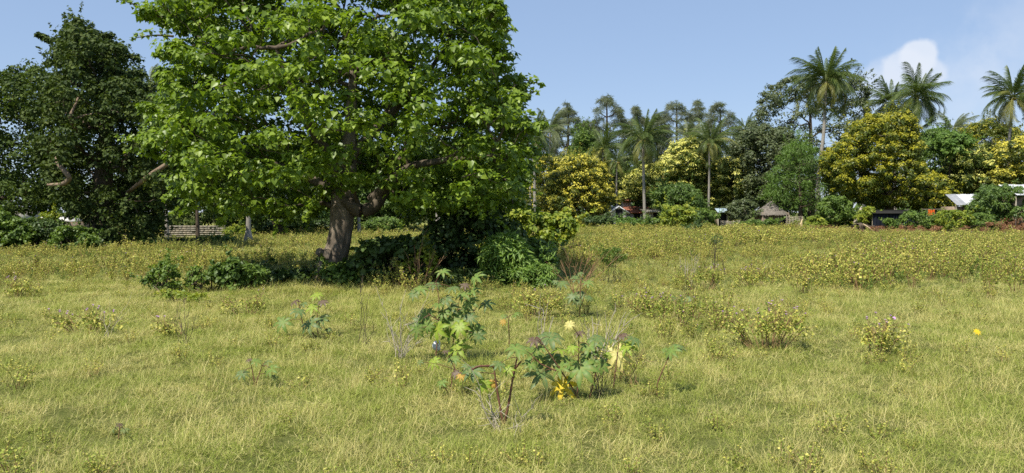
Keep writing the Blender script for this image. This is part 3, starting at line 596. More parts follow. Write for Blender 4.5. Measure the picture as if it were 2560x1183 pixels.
FR = {'g': [frond_mesh(rngP, 'frond', M['palm'], 4.0, dr, ll=.95) for dr in (.6, 1.0, 1.5, 1.9)], 'o': [frond_mesh(rngP, 'frond', M['palm_old'], 3.9, dr, ll=.8) for dr in (1.1, 1.6)],
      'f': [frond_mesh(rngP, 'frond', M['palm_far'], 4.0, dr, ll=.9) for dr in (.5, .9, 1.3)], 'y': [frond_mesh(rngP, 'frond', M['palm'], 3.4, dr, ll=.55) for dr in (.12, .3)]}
nutg = Geo()
for q in range(5):
    a = q*1.26; c = np.array([math.cos(a)*.22, math.sin(a)*.22, -.15-.08*(q % 2)]); zz = np.linspace(-1, 1, 5); nutg.tube(np.stack([c[0]+0*zz, c[1]+0*zz, c[2]+zz*.15], 1), .13*np.sqrt(np.clip(1-zz**2, .02, 1)), 6)
def palm(label, crown, base, d, size=1.0, nf=26, far=False, seed=0, wind=(.15, 0), trunk=True, old=.2, tr=.16, up=0.0, group='coconut palms'):
    rng = np.random.default_rng(seed+300); nf = int(nf*1.6); b = B(base[0][0] if isinstance(base[0], tuple) else base[0], d)
    if far: pass
    t = thing('coconut_palm', label, 'palm tree', b, group)
    top = P(crown[0], crown[1], d)
    if trunk:
        pts = [b-np.array([0, 0, .1])]+[P(x, y, d) for x, y in base[1:]]+[top]; pts = np.array(pts); s = np.linspace(0, len(pts)-1, 40); c = np.stack([np.interp(s, np.arange(len(pts)), pts[:, a]) for a in range(3)], 1)
        for _ in range(6): c[1:-1] = (c[:-2]+c[1:-1]*2+c[2:])/4
        r = tr*np.interp(np.linspace(0, 1, 40), [0, .05, .2, 1], [1.5, 1.15, 1, .72])*(1+.07*(np.arange(40) % 2)); g = Geo(); g.tube(c, r, 8); g.build('trunk', M['palm_trunk'], t, b)
    ng = link('coconuts', None, t); bpy.data.objects.remove(ng)
    if not far:
        g = Geo(); g.V = [v*1.0+top for v in nutg.V]; g.Q = [q.copy() for q in nutg.Q]; g.T = [q.copy() for q in nutg.T]; g.build('coconuts', M['olive_nut'], t, b, smooth=True)
    for i in range(nf):
        q = i/(nf-1); el = math.radians(84-q*106+rng.uniform(-13, 13))+up; az = i*2.399+rng.uniform(-.7, .7)
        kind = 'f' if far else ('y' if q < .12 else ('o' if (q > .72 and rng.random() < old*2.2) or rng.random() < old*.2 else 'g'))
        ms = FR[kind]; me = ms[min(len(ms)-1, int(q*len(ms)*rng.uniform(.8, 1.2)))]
        d_ = np.array([math.cos(az)*math.cos(el)+wind[0], math.sin(az)*math.cos(el)+wind[1], math.sin(el)]); d_ /= np.linalg.norm(d_)
        y = Vector(d_); z = Vector((0, 0, 1)); z = (z-y*z.dot(y)); z = z.normalized() if z.length > .05 else Vector((-math.cos(az), -math.sin(az), 0)); x = y.cross(z); rl = rng.uniform(-.6, .6)
        m = Matrix(((x.x, y.x, z.x, 0), (x.y, y.y, z.y, 0), (x.z, y.z, z.z, 0), (0, 0, 0, 1))) @ Matrix.Rotation(rl, 4, 'Y') @ Matrix.Scale(size*rng.uniform(.72, 1.12), 4)
        m.translation = Vector(top-b)+y*.12; o = link('frond', me, t); o.matrix_basis = m
M['olive_nut'] = plain('olive_nut', (.20, .17, .04), (.34, .26, .08), 6, .5, 0)
palm('coconut palm with two spiky upright fronds just right of the big tree', (1332, 345), ((1338,), (1336, 450)), 80, .82, 24, seed=1, old=.35)
palm('thinner companion palm trunk leaning beside the palm right of the big tree', (1318, 365), ((1327,), (1325, 450)), 84, .55, 14, seed=2, tr=.11)
palm('coconut palm with drooping crown above the round yellow tree', (1508, 375), ((1502,), (1505, 460)), 92, .88, 24, seed=3)
palm('small slender palm with thin bare trunk between the two yellow trees', (1542, 405), ((1543,), (1541, 480)), 84, .55, 15, seed=4, tr=.1)
palm('coconut palm standing in the gap left of the tall yellow tree', (1608, 352), ((1613,), (1609, 450)), 80, .92, 28, seed=5)
palm('coconut palm with slim trunk in front of the tall yellow tree', (1774, 358), ((1771,), (1773, 450)), 84, .85, 24, seed=6, old=.35, tr=.13)
palm('small palm top poking up left of the broad grey green tree', (1862, 325), ((1862,), (1862, 400)), 105, .68, 16, seed=7, old=.1)
palm('tallest coconut palm with full shaggy crown and long curved grey trunk', (2064, 205), ((2042,), (2046, 440), (2060, 330)), 78, 1.08, 36, seed=8, old=.4, tr=.2)
palm('coconut palm leaning left in the pair above the big olive yellow tree', (2228, 262), ((2240,), (2236, 400)), 92, .95, 26, seed=9, old=.1, wind=(-.05, 0))
palm('taller coconut palm on the right of the pair above the olive yellow tree', (2290, 245), ((2270,), (2275, 400)), 88, 1.08, 32, seed=10, old=.15, wind=(.25, 0))
palm('pale distant palm crown right of the palm pair', (2382, 325), ((2384,), (2384, 400)), 120, .95, 18, far=True, seed=11, wind=(.2, 0))
palm('coconut palm at the right edge with dark trunk against the sky', (2532, 245), ((2515,), (2522, 360)), 82, 1.0, 32, seed=12, old=.45, wind=(.1, 0))
palm('faint palm crown showing past the right side of the big tree', (1238, 295), ((1242,), (1240, 420)), 105, .95, 20, far=True, seed=13)
palm('faint palm crown behind the gap left of the big tree', (375, 205), ((380,), (378, 420)), 75, .55, 16, far=True, seed=14)
palm('pale palm crown seen behind the palm right of the big tree', (1375, 330), ((1380,), (1376, 420)), 105, .85, 20, far=True, seed=15)
palm('far palm low in the gap left of the round yellow tree', (1425, 420), ((1426,), (1425, 480)), 110, .7, 15, far=True, seed=16)
palm('far palm crown between the slim trunk palm and the casuarinas', (1720, 345), ((1722,), (1720, 420)), 112, .85, 18, far=True, seed=17)
# ------------------------------------------------------------------ left dark trees
tree('evergreen_tree', 'tall dark evergreen tree with pointed top and twisting pale limbs at the left', 'tree',
     [(232, 600), (225, 560), (150, 520), (120, 460), (95, 400), (110, 330), (70, 260), (120, 240), (125, 205), (148, 180), (118, 142), (128, 115), (95, 86), (150, 96), (172, 70), (196, 42), (222, 82), (268, 80), (314, 122), (300, 150), (312, 190), (345, 176), (350, 218), (385, 190), (440, 240), (470, 330), (440, 420), (450, 470), (398, 520), (392, 560), (380, 600), (310, 625)],
     34, 250, .5, 'dark_leaf', nb=120, rmax=1.2, rmin=.3, hd=4.2, rc=.36, dens=1.9, nper=34, size=.11, tmpl='wide', limb_top=.8, group='dark evergreen trees on the left', tips=[(196, 54, 8), (190, 68, 11), (206, 72, 10), (98, 88, 4), (108, 93, 6), (122, 100, 8), (138, 104, 10), (268, 92, 13), (302, 122, 13), (308, 150, 8), (345, 190, 12), (130, 160, 14), (225, 88, 12)])
tree('evergreen_tree', 'dark open crowned evergreen tree cut by the left edge, sky showing through its top', 'tree',
     [(-420, 560), (-400, 300), (-200, 150), (-60, 170), (20, 185), (60, 160), (100, 170), (125, 205), (135, 250), (90, 300), (120, 360), (150, 440), (130, 500), (60, 545), (-40, 560), (-200, 570)],
     37, 20, .4, 'dark_leaf2', nb=95, rmax=1.3, rmin=.35, hd=4, rc=.36, dens=1.5, nper=30, size=.115, tmpl='wide', group='dark evergreen trees on the left')
def bare_limb(parent_label, pts, d, rr):
    pass
ev = bpy.data.objects['evergreen_tree']
def add_limb(t, pts, rr):
    b = np.array(t.location); pts = np.array([P(*q) for q in pts]); zz = np.linspace(0, len(pts)-1, 20); c = np.stack([np.interp(zz, np.arange(len(pts)), pts[:, a]) for a in range(3)], 1)
    for _ in range(3): c[1:-1] = (c[:-2]+c[1:-1]*2+c[2:])/4
    g = Geo(); g.tube(c, .72*np.interp(zz, np.arange(len(pts)), rr), 10, bump=lambda i, th: 1+.07*np.sin(3*th+i*.6)); g.build('limb', M['pale_bark'], t, b, smooth=True)
add_limb(ev, [(195, 245, 31.5), (186, 268, 31), (174, 292, 30.8), (180, 310, 31.2), (200, 340, 32.5)], [.05, .08, .10, .10, .06])
add_limb(ev, [(180, 300, 31.2), (205, 290, 31), (235, 284, 31), (260, 282, 31.3)], [.07, .05, .04, .02])
add_limb(ev, [(120, 462, 31.5), (158, 462, 31), (178, 448, 30.5), (160, 425, 30.5), (142, 408, 30.8), (140, 390, 31.5)], [.08, .13, .14, .13, .11, .05])
add_limb(ev, [(320, 480, 33), (345, 462, 31.5), (375, 437, 30.8), (418, 412, 30.6), (440, 385, 30.6), (455, 355, 31)], [.10, .13, .13, .13, .11, .06])
G2 = 'broadleaf trees behind the field'
tree('leafy_tree', 'mid green tree with yellowish sprays above the low brick wall', 'tree', [(430, 380), (560, 330), (700, 350), (830, 380), (850, 470), (830, 530), (740, 552), (690, 560), (640, 552), (560, 560), (520, 545), (505, 500), (440, 520), (400, 470)],
     52, 700, .3, 'bg_green', G2, nb=60, rmax=2.0, rmin=.6, hd=4, rc=.6, dens=1.4, nper=26, size=.2, tmpl='wide')
tree('leafy_tree', 'shaded green tree filling the gap between the wall and the big trunk', 'tree', [(300, 400), (900, 350), (1000, 420), (980, 545), (840, 555), (720, 570), (560, 565), (400, 570), (300, 560)],
     66, 610, .3, 'dark_leaf2', G2, nb=70, rmax=2.4, rmin=.8, hd=4, rc=.8, dens=1.3, nper=22, size=.28, tmpl='wide')
tree('leafy_tree', 'dark tree seen under the big crown to the right of its trunk', 'tree', [(880, 420), (1100, 350), (1300, 380), (1320, 470), (1250, 545), (1120, 560), (1000, 560), (900, 550)],
     62, 1100, .3, 'bg_green', G2, nb=60, rmax=2.2, rmin=.8, hd=4, rc=.7, dens=1.3, nper=22, size=.25, tmpl='wide')
# casuarinas
GC = 'feathery casuarinas on the skyline'
for i, (cx, ty, hw, wd) in enumerate([(1418, 258, 34, 'shortest feathery casuarina, left of the row'), (1518, 236, 42, 'tallest feathery casuarina with open tufted top'), (1592, 262, 30, 'narrow casuarina behind the palm left of the tall yellow tree'), (1468, 300, 30, 'low casuarina between the two tallest on the left'),
                                  (1690, 252, 44, 'wide casuarina right of the palm with the full crown'), (1748, 250, 36, 'casuarina in the right half of the skyline row'), (1800, 252, 40, 'last casuarina of the row next to the small palm top'), (1645, 282, 34, 'low casuarina behind the middle palm crown')]):
    r = random.Random(i); poly = [(cx-hw*1.2, 500), (cx-hw*1.25, 400), (cx-hw*.9, ty+70), (cx-hw*.75, ty+45), (cx-hw*.35, ty+12), (cx-4, ty), (cx+6, ty+4), (cx+hw*.5, ty+22), (cx+hw*.7, ty+30), (cx+hw*1.0, ty+60), (cx+hw*1.2, ty+120), (cx+hw*1.1, 500)]
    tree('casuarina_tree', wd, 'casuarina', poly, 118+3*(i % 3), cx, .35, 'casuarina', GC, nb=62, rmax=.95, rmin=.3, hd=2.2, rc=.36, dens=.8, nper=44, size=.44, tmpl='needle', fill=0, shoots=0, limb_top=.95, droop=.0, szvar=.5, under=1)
# yellow-flushing trees
GY = 'trees flushed with yellow new leaves'
Y = dict(tmpl='wide', rc=.46, dens=1.35, nper=34, flat=.85, ftop=-.05, under=.35)
tree('yellow_tree', 'round yellow topped tree beside the small white gabled house', 'tree', ell(1452, 478, 84, 86, 16, 3, .07), 84, 1452, .3, 'yellow_tree', GY, nb=64, rmax=1.2, rmin=.5, hd=3.6, size=.17, flower=.74, **Y)
tree('yellow_tree', 'orange yellow tree squeezed between the palm trunks and the round yellow tree', 'tree', [(1330, 560), (1322, 430), (1345, 388), (1400, 385), (1435, 395), (1430, 470), (1400, 560)], 90, 1370, .3, 'yellow_tree', GY, nb=34, rmax=1.2, rmin=.5, hd=3, size=.17, flower=.6, **Y)
tree('yellow_tree', 'tallest pale yellow tree, its bright top right of the middle palm', 'tree', [(1558, 505), (1560, 460), (1580, 425), (1620, 415), (1660, 395), (1680, 362), (1710, 348), (1750, 358), (1772, 385), (1768, 430), (1740, 470), (1720, 510), (1640, 500), (1600, 500)], 88, 1665, .35, 'pale_yellow_tree', GY, nb=66, rmax=1.35, rmin=.5, hd=3.6, size=.17, flower=.78, **Y)
tree('yellow_tree', 'yellow flushed tree half hidden by the broad grey green tree', 'tree', [(1770, 520), (1775, 420), (1800, 395), (1845, 390), (1880, 410), (1885, 470), (1860, 520)], 88, 1830, .3, 'pale_yellow_tree', GY, nb=40, rmax=1.1, rmin=.5, hd=3, size=.17, flower=.65, **Y)
tree('yellow_tree', 'low yellow sprays showing under the right of the big crown', 'tree', ell(1265, 520, 60, 38, 12, 3), 70, 1260, .2, 'yellow_tree', GY, nb=26, rmax=.9, rmin=.4, hd=2, size=.18, flower=.7, **Y)
tree('leafy_tree', 'bright green dome of leaves behind the round yellow tree', 'tree', [(1418, 480), (1420, 380), (1440, 340), (1480, 335), (1520, 365), (1545, 420), (1540, 480)], 98, 1475, .3, 'shrub_green', G2, nb=34, rmax=1.5, rmin=.6, hd=3, rc=.6, nper=26, size=.24)
tree('leafy_tree', 'green clumpy tree standing in front of the tall yellow tree', 'tree', [(1650, 515), (1632, 490), (1650, 470), (1690, 455), (1730, 460), (1765, 500), (1772, 545), (1720, 560)], 80, 1700, .25, 'bg_green', G2, nb=40, rmax=1.1, rmin=.5, hd=2.6, rc=.5, nper=28, size=.17, tmpl='wide')
tree('leafy_tree', 'dark green tree behind the slim trunk palm', 'tree', [(1530, 540), (1540, 420), (1600, 400), (1700, 420), (1790, 400), (1830, 430), (1830, 540)], 98, 1690, .3, 'dark_leaf2', G2, nb=50, rmax=1.8, rmin=.6, hd=3, rc=.7, nper=22, size=.28, tmpl='wide')
tree('broad_tree', 'broad spreading grey green tree with airy top behind the tallest palm', 'tree', [(1880, 470), (1885, 400), (1888, 290), (1905, 250), (1935, 215), (1975, 195), (2010, 200), (2060, 182), (2110, 180), (2150, 190), (2175, 235), (2170, 300), (2180, 360), (2150, 430), (2080, 480)],
     96, 2030, .5, 'grey_green', G2, nb=80, rmax=1.5, rmin=.5, hd=5, rc=.6, dens=1.2, nper=18, size=.24, tmpl='small', under=.2)
tree('broad_tree', 'dense dusky green tree just left of the thatched hut palm', 'tree', [(1835, 500), (1822, 430), (1830, 370), (1862, 330), (1920, 318), (1975, 335), (2010, 380), (2030, 450), (2020, 510), (1950, 520), (1880, 525)],
     88, 1930, .4, 'grey_green', G2, nb=60, rmax=1.5, rmin=.6, hd=4, rc=.55, dens=1.5, nper=26, size=.2, tmpl='wide')
tree('feathery_tree', 'bright green feathery leaved tree beside the thatched hut', 'tree', [(1960, 505), (1925, 490), (1925, 440), (1960, 380), (1985, 352), (2030, 355), (2060, 385), (2082, 440), (2085, 480), (2050, 520), (2000, 515)],
     78, 2002, .22, 'feather_green', G2, nb=44, rmax=1.1, rmin=.4, hd=3, rc=.45, dens=1.4, nper=26, size=.22, tmpl='narrow')
tree('olive_yellow_tree', 'huge mound shaped olive yellow tree right of the tallest palm', 'tree', [(2160, 515), (2130, 505), (2100, 475), (2078, 440), (2072, 405), (2090, 375), (2130, 345), (2140, 310), (2180, 285), (2225, 290), (2252, 272), (2280, 290), (2300, 320), (2292, 350), (2312, 370), (2295, 400), (2320, 430), (2370, 440), (2385, 475), (2400, 500), (2380, 520), (2330, 522), (2270, 520), (2210, 518)],
     74, 2225, .45, 'olive_tree', GY, nb=130, rmax=1.15, rmin=.4, hd=4.6, size=.17, flower=.7, **Y)
tree('leafy_tree', 'dark green tree between the olive yellow tree and the papaya like tree', 'tree', [(2290, 480), (2285, 350), (2330, 320), (2390, 330), (2400, 400), (2385, 470)], 84, 2335, .25, 'bg_green', G2, nb=36, rmax=1.2, rmin=.5, hd=3, rc=.6, nper=24, size=.22, tmpl='wide')
tree('parasol_tree', 'small tree with flat green umbrella crown on a thin leaning trunk', 'tree', [(2342, 365), (2350, 335), (2385, 328), (2425, 342), (2432, 368), (2400, 385), (2365, 385)], 76, 2365, .13, 'feather_green', G2, nb=20, rmax=.8, rmin=.35, hd=1.8, rc=.4, nper=26, size=.22, tmpl='wide', limb_top=.9)
tree('yellow_tree', 'dark topped yellow flecked tree under the right edge palm', 'tree', [(2395, 420), (2400, 330), (2440, 305), (2490, 295), (2530, 310), (2560, 330), (2570, 420), (2480, 440)], 90, 2480, .3, 'olive_tree', GY, nb=44, rmax=1.3, rmin=.5, hd=3.2, size=.17, flower=.35, **Y)
tree('yellow_tree', 'bright yellow green tree above the shiny metal roof', 'tree', [(2385, 480), (2370, 420), (2400, 380), (2450, 375), (2500, 395), (2530, 440), (2520, 500), (2450, 500)], 78, 2440, .28, 'pale_yellow_tree', GY, nb=50, rmax=1.2, rmin=.5, hd=3.2, size=.18, flower=.5, **Y)
tree('yellow_tree', 'yellow leaved tree cut by the right edge of the view', 'tree', [(2495, 470), (2490, 390), (2530, 345), (2590, 340), (2680, 360), (2720, 440), (2690, 500), (2560, 500)], 76, 2600, .3, 'yellow_tree', GY, nb=50, rmax=1.3, rmin=.5, hd=3.2, size=.18, flower=.7, **Y)
# far woodland closing the horizon
def woodland():
    rng = np.random.default_rng(77); n = 430; x = rng.uniform(-130, 130, n); y = rng.uniform(128, 152, n)
    hgt = 6.6+1.2*np.sin(x*.09)+rng.uniform(-1, 2, n); hgt[(x > -30) & (x < 10)] += 1
    bc = np.stack([x, y, rng.uniform(.2, 1, n)*hgt], 1); br = rng.uniform(1.6, 2.8, n)
    L, cc = clump_leaves(rng, bc, br, 1.2, 1.3, 34, .7); L = list(L); k = L[0][:, 2] > 0; L = [a[k] for a in L]
    V, Fc, kk, _, _ = leaf_verts(L[0], L[1], L[2], L[3], 'wide')
    o = link('woodland', mk_mesh('woodland', V, Fc, M['bg_green'], v=np.repeat(L[4], kk), u=np.repeat(L[5], kk))); o['kind'] = 'stuff'; o['label'] = 'far belt of green trees closing the horizon behind the palms'; o['category'] = 'woodland'
woodland()

# ------------------------------------------------------------------ shrubs
GS = 'shrubs along the far edge of the field'
def shrub(label, cx, cy, rx, ry, d, mat='shrub_green', group=GS, size=.14, tmpl='small', nb=14, name='shrub', seed=0, poly=None, rc=.3, nper=26, nparts=0, dens=1.5, **kw):
    r = min(rx, ry)/F_PX*d
    return tree(name, label, 'shrub', poly or ell(cx, cy, rx, ry, 14, seed, .14), d, cx, kw.pop('sr', .02), mat, group, nb=nb, rmax=max(.15, r*.6), rmin=max(.08, r*.22), hd=max(rx/F_PX*d*.8, .3), rc=rc, nper=nper, size=size, tmpl=tmpl, trunk=False, nparts=nparts, dens=dens, **kw)
for i, (cx, cy, rx, ry, d, mat, lab) in enumerate([
    (1572, 557, 30, 12, 72, 'feather_green', 'rounded fern green shrub in front of the white gable'),
    (1636, 556, 24, 14, 72, 'shrub_green', 'bright green shrub at the foot of the middle palm trunk'),
    (1695, 540, 44, 30, 68, 'shrub_yellow', 'large lime green bush below the clumpy green tree'),
    (1760, 542, 34, 20, 72, 'shrub_green', 'blue green bush left of the pale blue metal roof'),
    (1735, 570, 16, 9, 58, 'shrub_dark', 'small dark tuft standing forward of the lime bush'),
    (1858, 522, 36, 24, 74, 'grey_green', 'twiggy dull green bush between the blue roof and the thatch'),
    (1905, 556, 55, 8, 70, 'shrub_green', 'low weedy growth before the thatched hut wall'),
    (2085, 525, 40, 34, 70, 'shrub_green', 'leafy bush right of the tallest palm trunk'),
    (2040, 565, 26, 22, 62, 'shrub_yellow', 'yellow tipped low shrub in front of the feathery tree'),
    (2170, 545, 22, 28, 68, 'shrub_yellow', 'slender lime shrub beside the fallen log'),
    (2120, 548, 34, 26, 72, 'shrub_green', 'green undergrowth left of the lime shrub'),
    (2228, 560, 13, 14, 63, 'shrub_green', 'leafy shoot in front of the dark tarpaulin shelter'),
    (2290, 548, 30, 22, 63, 'shrub_green', 'light green bush right of the dark tarpaulin shelter'),
    (2350, 562, 34, 20, 62, 'shrub_green', 'dull green low bush under the orange cloth'),
    (2395, 552, 42, 30, 60, 'shrub_yellow', 'yellow green bush below the shiny metal roof'),
    (2510, 515, 68, 52, 64, 'bg_green', 'large dark green bush right of the shiny metal roof'),
    (2620, 520, 60, 50, 66, 'bg_green', 'dark green bush just past the right edge'),
    (2450, 560, 40, 24, 60, 'shrub_green', 'low green bush before the large dark bush'),
    (1500, 552, 40, 14, 76, 'shrub_dark', 'dark low growth under the round yellow tree'),
    (960, 562, 46, 20, 50, 'shrub_green', 'blue green bush framed between trunk and dark thicket'),
    (590, 580, 26, 14, 46, 'shrub_yellow', 'light green bush left of the short palm trunk'),
    (545, 600, 34, 10, 38, 'shrub_green', 'leafy low bush in front of the brick wall'),
    (690, 565, 60, 20, 60, 'shrub_dark', 'dark hedge like bush behind the short palm trunk'),
    (790, 565, 50, 18, 60, 'shrub_dark', 'dark bush left of the big tree trunk'),
    (455, 606, 45, 9, 38, 'shrub_dark', 'dark low plants at the foot of the broken palm stub'),
    (330, 612, 60, 18, 33, 'shrub_green', 'leafy plants along the foot of the dark evergreen'),
    (180, 600, 55, 34, 31, 'shrub_green', 'green bush under the dark evergreen, right of the yellow sprig'),
    (100, 590, 60, 45, 32, 'shrub_dark', 'tall dusky bush hiding the white wall at left'),
    (20, 590, 60, 48, 31, 'shrub_green', 'pale leaved bush at the left edge of the field'),
    (-80, 590, 80, 50, 31, 'shrub_dark', 'dark bush beyond the left edge'),
    (118, 543, 18, 12, 33.5, 'shrub_yellow', 'bright yellow sprig in front of the grey gable wall'),
    (250, 612, 44, 24, 32, 'shrub_dark', 'dark leafy bush at the foot of the evergreen trunk')]):
    s = d/60.
    shrub(lab, cx, cy, rx, ry, d, mat, seed=i, nb=10+int(rx*ry/90), size=.16*max(.6, s), rc=.30*max(.55, s), tmpl='wide' if i % 3 else 'small')
# thicket at the foot of the big tree
GT = 'bushes of the thicket under the big tree'
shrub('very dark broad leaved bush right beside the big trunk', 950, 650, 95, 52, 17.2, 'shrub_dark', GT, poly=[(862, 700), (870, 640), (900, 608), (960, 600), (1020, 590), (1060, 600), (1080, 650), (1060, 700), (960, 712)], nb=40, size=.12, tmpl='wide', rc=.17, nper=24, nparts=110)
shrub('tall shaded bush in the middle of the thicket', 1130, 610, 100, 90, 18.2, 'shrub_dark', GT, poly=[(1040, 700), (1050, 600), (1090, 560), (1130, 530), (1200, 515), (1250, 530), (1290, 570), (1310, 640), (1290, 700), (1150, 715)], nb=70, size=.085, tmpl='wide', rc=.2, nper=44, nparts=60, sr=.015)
shrub('sunlit bush with narrow bright green leaves on the right of the thicket', 1280, 655, 80, 60, 16.6, 'willow_leaf', GT, poly=[(1205, 700), (1205, 640), (1235, 600), (1278, 588), (1312, 604), (1335, 650), (1345, 690), (1300, 712), (1240, 712)], nb=44, size=.15, tmpl='narrow', rc=.17, nper=30, nparts=200, droop=.1)
shrub('low fresh green bush at the front right foot of the thicket', 1340, 690, 42, 34, 15.9, 'willow_leaf', GT, nb=22, size=.10, tmpl='narrow', rc=.13, nper=30, nparts=60)
shrub('yellow green bushy mass behind the thicket', 1340, 580, 110, 45, 29.5, 'shrub_yellow', GT, poly=[(1230, 620), (1240, 555), (1280, 528), (1340, 530), (1400, 540), (1438, 552), (1445, 585), (1400, 608), (1380, 615), (1300, 620)], nb=60, size=.14, tmpl='wide', rc=.28, nper=26)
shrub('green shaded bush between the tall bush and the yellow mass', 1300, 600, 90, 60, 20, 'shrub_green', GT, poly=[(1220, 690), (1220, 600), (1260, 575), (1320, 588), (1375, 612), (1392, 650), (1370, 690)], nb=50, size=.09, tmpl='wide', rc=.2, nper=36)
shrub('sprawling green sprout at the foot of the big trunk', 850, 690, 50, 24, 16.9, 'shrub_green', GT, nb=16, size=.08, tmpl='wide', rc=.12, nper=20, nparts=40)
shrub('light leaved twiggy bush in front of the dark thicket', 1060, 665, 40, 40, 16.4, 'shrub_yellow', GT, nb=12, size=.07, tmpl='wide', rc=.10, nper=12, nparts=30)
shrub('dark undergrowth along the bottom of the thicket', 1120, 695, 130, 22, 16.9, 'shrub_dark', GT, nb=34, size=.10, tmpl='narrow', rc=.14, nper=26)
GL = 'green bushes in a line left of the big trunk'
shrub('yellowish green bush, leftmost of the line beside the big trunk', 402, 692, 40, 36, 15.6, 'shrub_green', GL, nb=12, size=.065, tmpl='small', rc=.12, nper=20, nparts=40)
shrub('thin upright green bush, second in the line from the left', 498, 700, 36, 30, 15.6, 'shrub_green', GL, nb=9, size=.06, tmpl='small', rc=.11, nper=18, nparts=30)
shrub('darkest and tallest bush of the line left of the trunk', 578, 688, 36, 40, 15.8, 'bg_green', GL, nb=18, size=.08, tmpl='wide', rc=.13, nper=24, nparts=50)
shrub('narrow sprig bush next to the darkest bush of the line', 640, 692, 22, 26, 15.8, 'shrub_green', GL, nb=8, size=.08, tmpl='small', rc=.1, nper=18, nparts=20)
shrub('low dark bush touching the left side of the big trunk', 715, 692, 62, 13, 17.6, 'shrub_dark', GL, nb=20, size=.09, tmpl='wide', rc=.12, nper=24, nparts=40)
shrub('lime green weedy bush in front of the line of bushes', 450, 740, 55, 14, 13.8, 'shrub_yellow', GL, nb=8, size=.05, tmpl='wide', rc=.1, nper=12)
shrub('feathery dark sapling standing in the weeds right of centre', 1790, 610, 12, 16, 19, 'shrub_dark', None, nb=4, size=.06, tmpl='narrow', rc=.07, nper=8, sr=.006, poly=[(1784, 628), (1778, 596), (1790, 582), (1802, 596), (1798, 628)])
shrub('tangled hanging green vine bush on twigs right of the thicket', 1530, 640, 34, 24, 17, 'shrub_green', None, nb=9, size=.07, tmpl='narrow', rc=.1, nper=16, hang=True, sr=.005)
# reddish dry plants along the right far edge
shrub('band of dead russet plants along the far edge of the field at right', 2330, 574, 330, 9, 57, 'dry_red', None, poly=[(2040, 586), (2045, 568), (2150, 563), (2250, 568), (2330, 562), (2420, 570), (2450, 558), (2485, 550), (2520, 560), (2600, 552), (2700, 556), (2700, 592), (2400, 592)], nb=170, size=.15, rc=.16, nper=16, tmpl='narrow', name='dead_growth', dens=1.1, rgh=0, shoots=60)['kind'] = 'stuff'
# ------------------------------------------------------------------ buildings and small structures
def piece(parent, name, me, loc, rot=(0, 0, 0), scale=(1, 1, 1)):
    o = link(name, me, parent, loc); o.rotation_euler = rot; o.scale = scale; return o
def unit_box(name, mat, jit=0, seed=0):
    g = Geo(); g.box((0, 0, 0), (1, 1, 1), jit=jit, rng=np.random.default_rng(seed)); return mk_mesh(name, np.vstack(g.V), np.vstack(g.Q), mat)
def box_part(t, name, x0, x1, y0, y1, z0, z1, mat, **k):
    b = np.array(t.location); g = Geo(); g.box(((x0+x1)/2, (y0+y1)/2, (z0+z1)/2), (x1-x0, y1-y0, z1-z0), **k); return g.build(name, M[mat], t, b)
def slab(t, name, pts4, th, mat):
    b = np.array(t.location); p = np.array(pts4, float); n = nrm(np.cross(p[1]-p[0], p[3]-p[0])[None])[0]*th; V = np.vstack([p, p-n]); g = Geo(); g.add(V, [[0, 1, 2, 3], [7, 6, 5, 4], [0, 4, 5, 1], [1, 5, 6, 2], [2, 6, 7, 3], [3, 7, 4, 0]]); return g.build(name, M[mat], t, b)
def X(px, d): return P(px, 530, d)[0]
def Z(py, d): return P(1280, py, d)[2]
# low block wall at left
def stone_wall(label, px0, px1, py_top, d, rows, sw, seed, mats=('stone', 'stone2'), group=None, depth=.22):
    rng = np.random.default_rng(seed); x0, x1 = X(px0, d), X(px1, d); zt = Z(py_top, d); t = thing('block_wall', label, 'wall', ((x0+x1)/2, d, 0), group)
    g = Geo(); g.box(((x0+x1)/2, d, zt/2-.03), (x1-x0-.04, depth-.05, zt-.04)); g.build('core', M['mortar'], t, t.location)
    h = zt/rows; ms = [unit_box('stone', M[mats[q % 2]], .06, q) for q in range(5)]; n = 0
    for r in range(rows):
        x = x0+(sw*.5 if r % 2 else 0)-sw*.2
        while x < x1:
            w = sw*rng.uniform(.75, 1.2); a, c = max(x, x0), min(x+w, x1)
            if c-a > .06 and n < 298: piece(t, 'stone', ms[rng.integers(5)], ((a+c)/2-t.location.x, rng.uniform(-.012, .012), h*(r+.5)-.0), (0, rng.normal()*.01, rng.normal()*.02), (c-a-.02, depth, h-.022)); n += 1
            x += w
stone_wall('low rough wall of grey blocks between the broken stub and the palm stem', 421, 562, 564, 47, 6, .26, 1)
# palm stubs and posts at left
def post(name, label, cat, pts, d, rr, mat='palm_trunk', group=None):
    b = B(pts[0][0], d); t = thing(name, label, cat, b, group); p = np.array([b-np.array([0, 0, .1])]+[P(x, y, d) for x, y in pts[1:]]); s = np.linspace(0, len(p)-1, 22); c = np.stack([np.interp(s, np.arange(len(p)), p[:, a]) for a in range(3)], 1)
    g = Geo(); g.tube(c, np.interp(s, np.arange(len(p)), rr)*(1+.05*(np.arange(22) % 2)), 8); g.build('trunk', M[mat], t, b); return t
GP = 'bare palm trunks at the left of the field'
post('broken_palm', 'broken headless palm stub tapering to a point left of the wall', 'dead palm', [(416,), (417, 560), (415, 512)], 42, [.14, .10, .035], group=GP)
post('bare_palm', 'tall thin straight brown palm stem in front of the wall', 'palm tree', [(494,), (493, 540), (493, 440)], 42, [.13, .085, .075], 'twig', group=GP)
post('bare_palm', 'grey palm trunk with swollen base right of the wall', 'palm tree', [(620,), (621, 575), (622, 500)], 41.5, [.30, .14, .11], group=GP)
post('bare_palm', 'slim pale stem seen just right of the big tree trunk', 'palm tree', [(898,), (897, 560), (896, 500)], 55, [.17, .12, .12], group=GP)
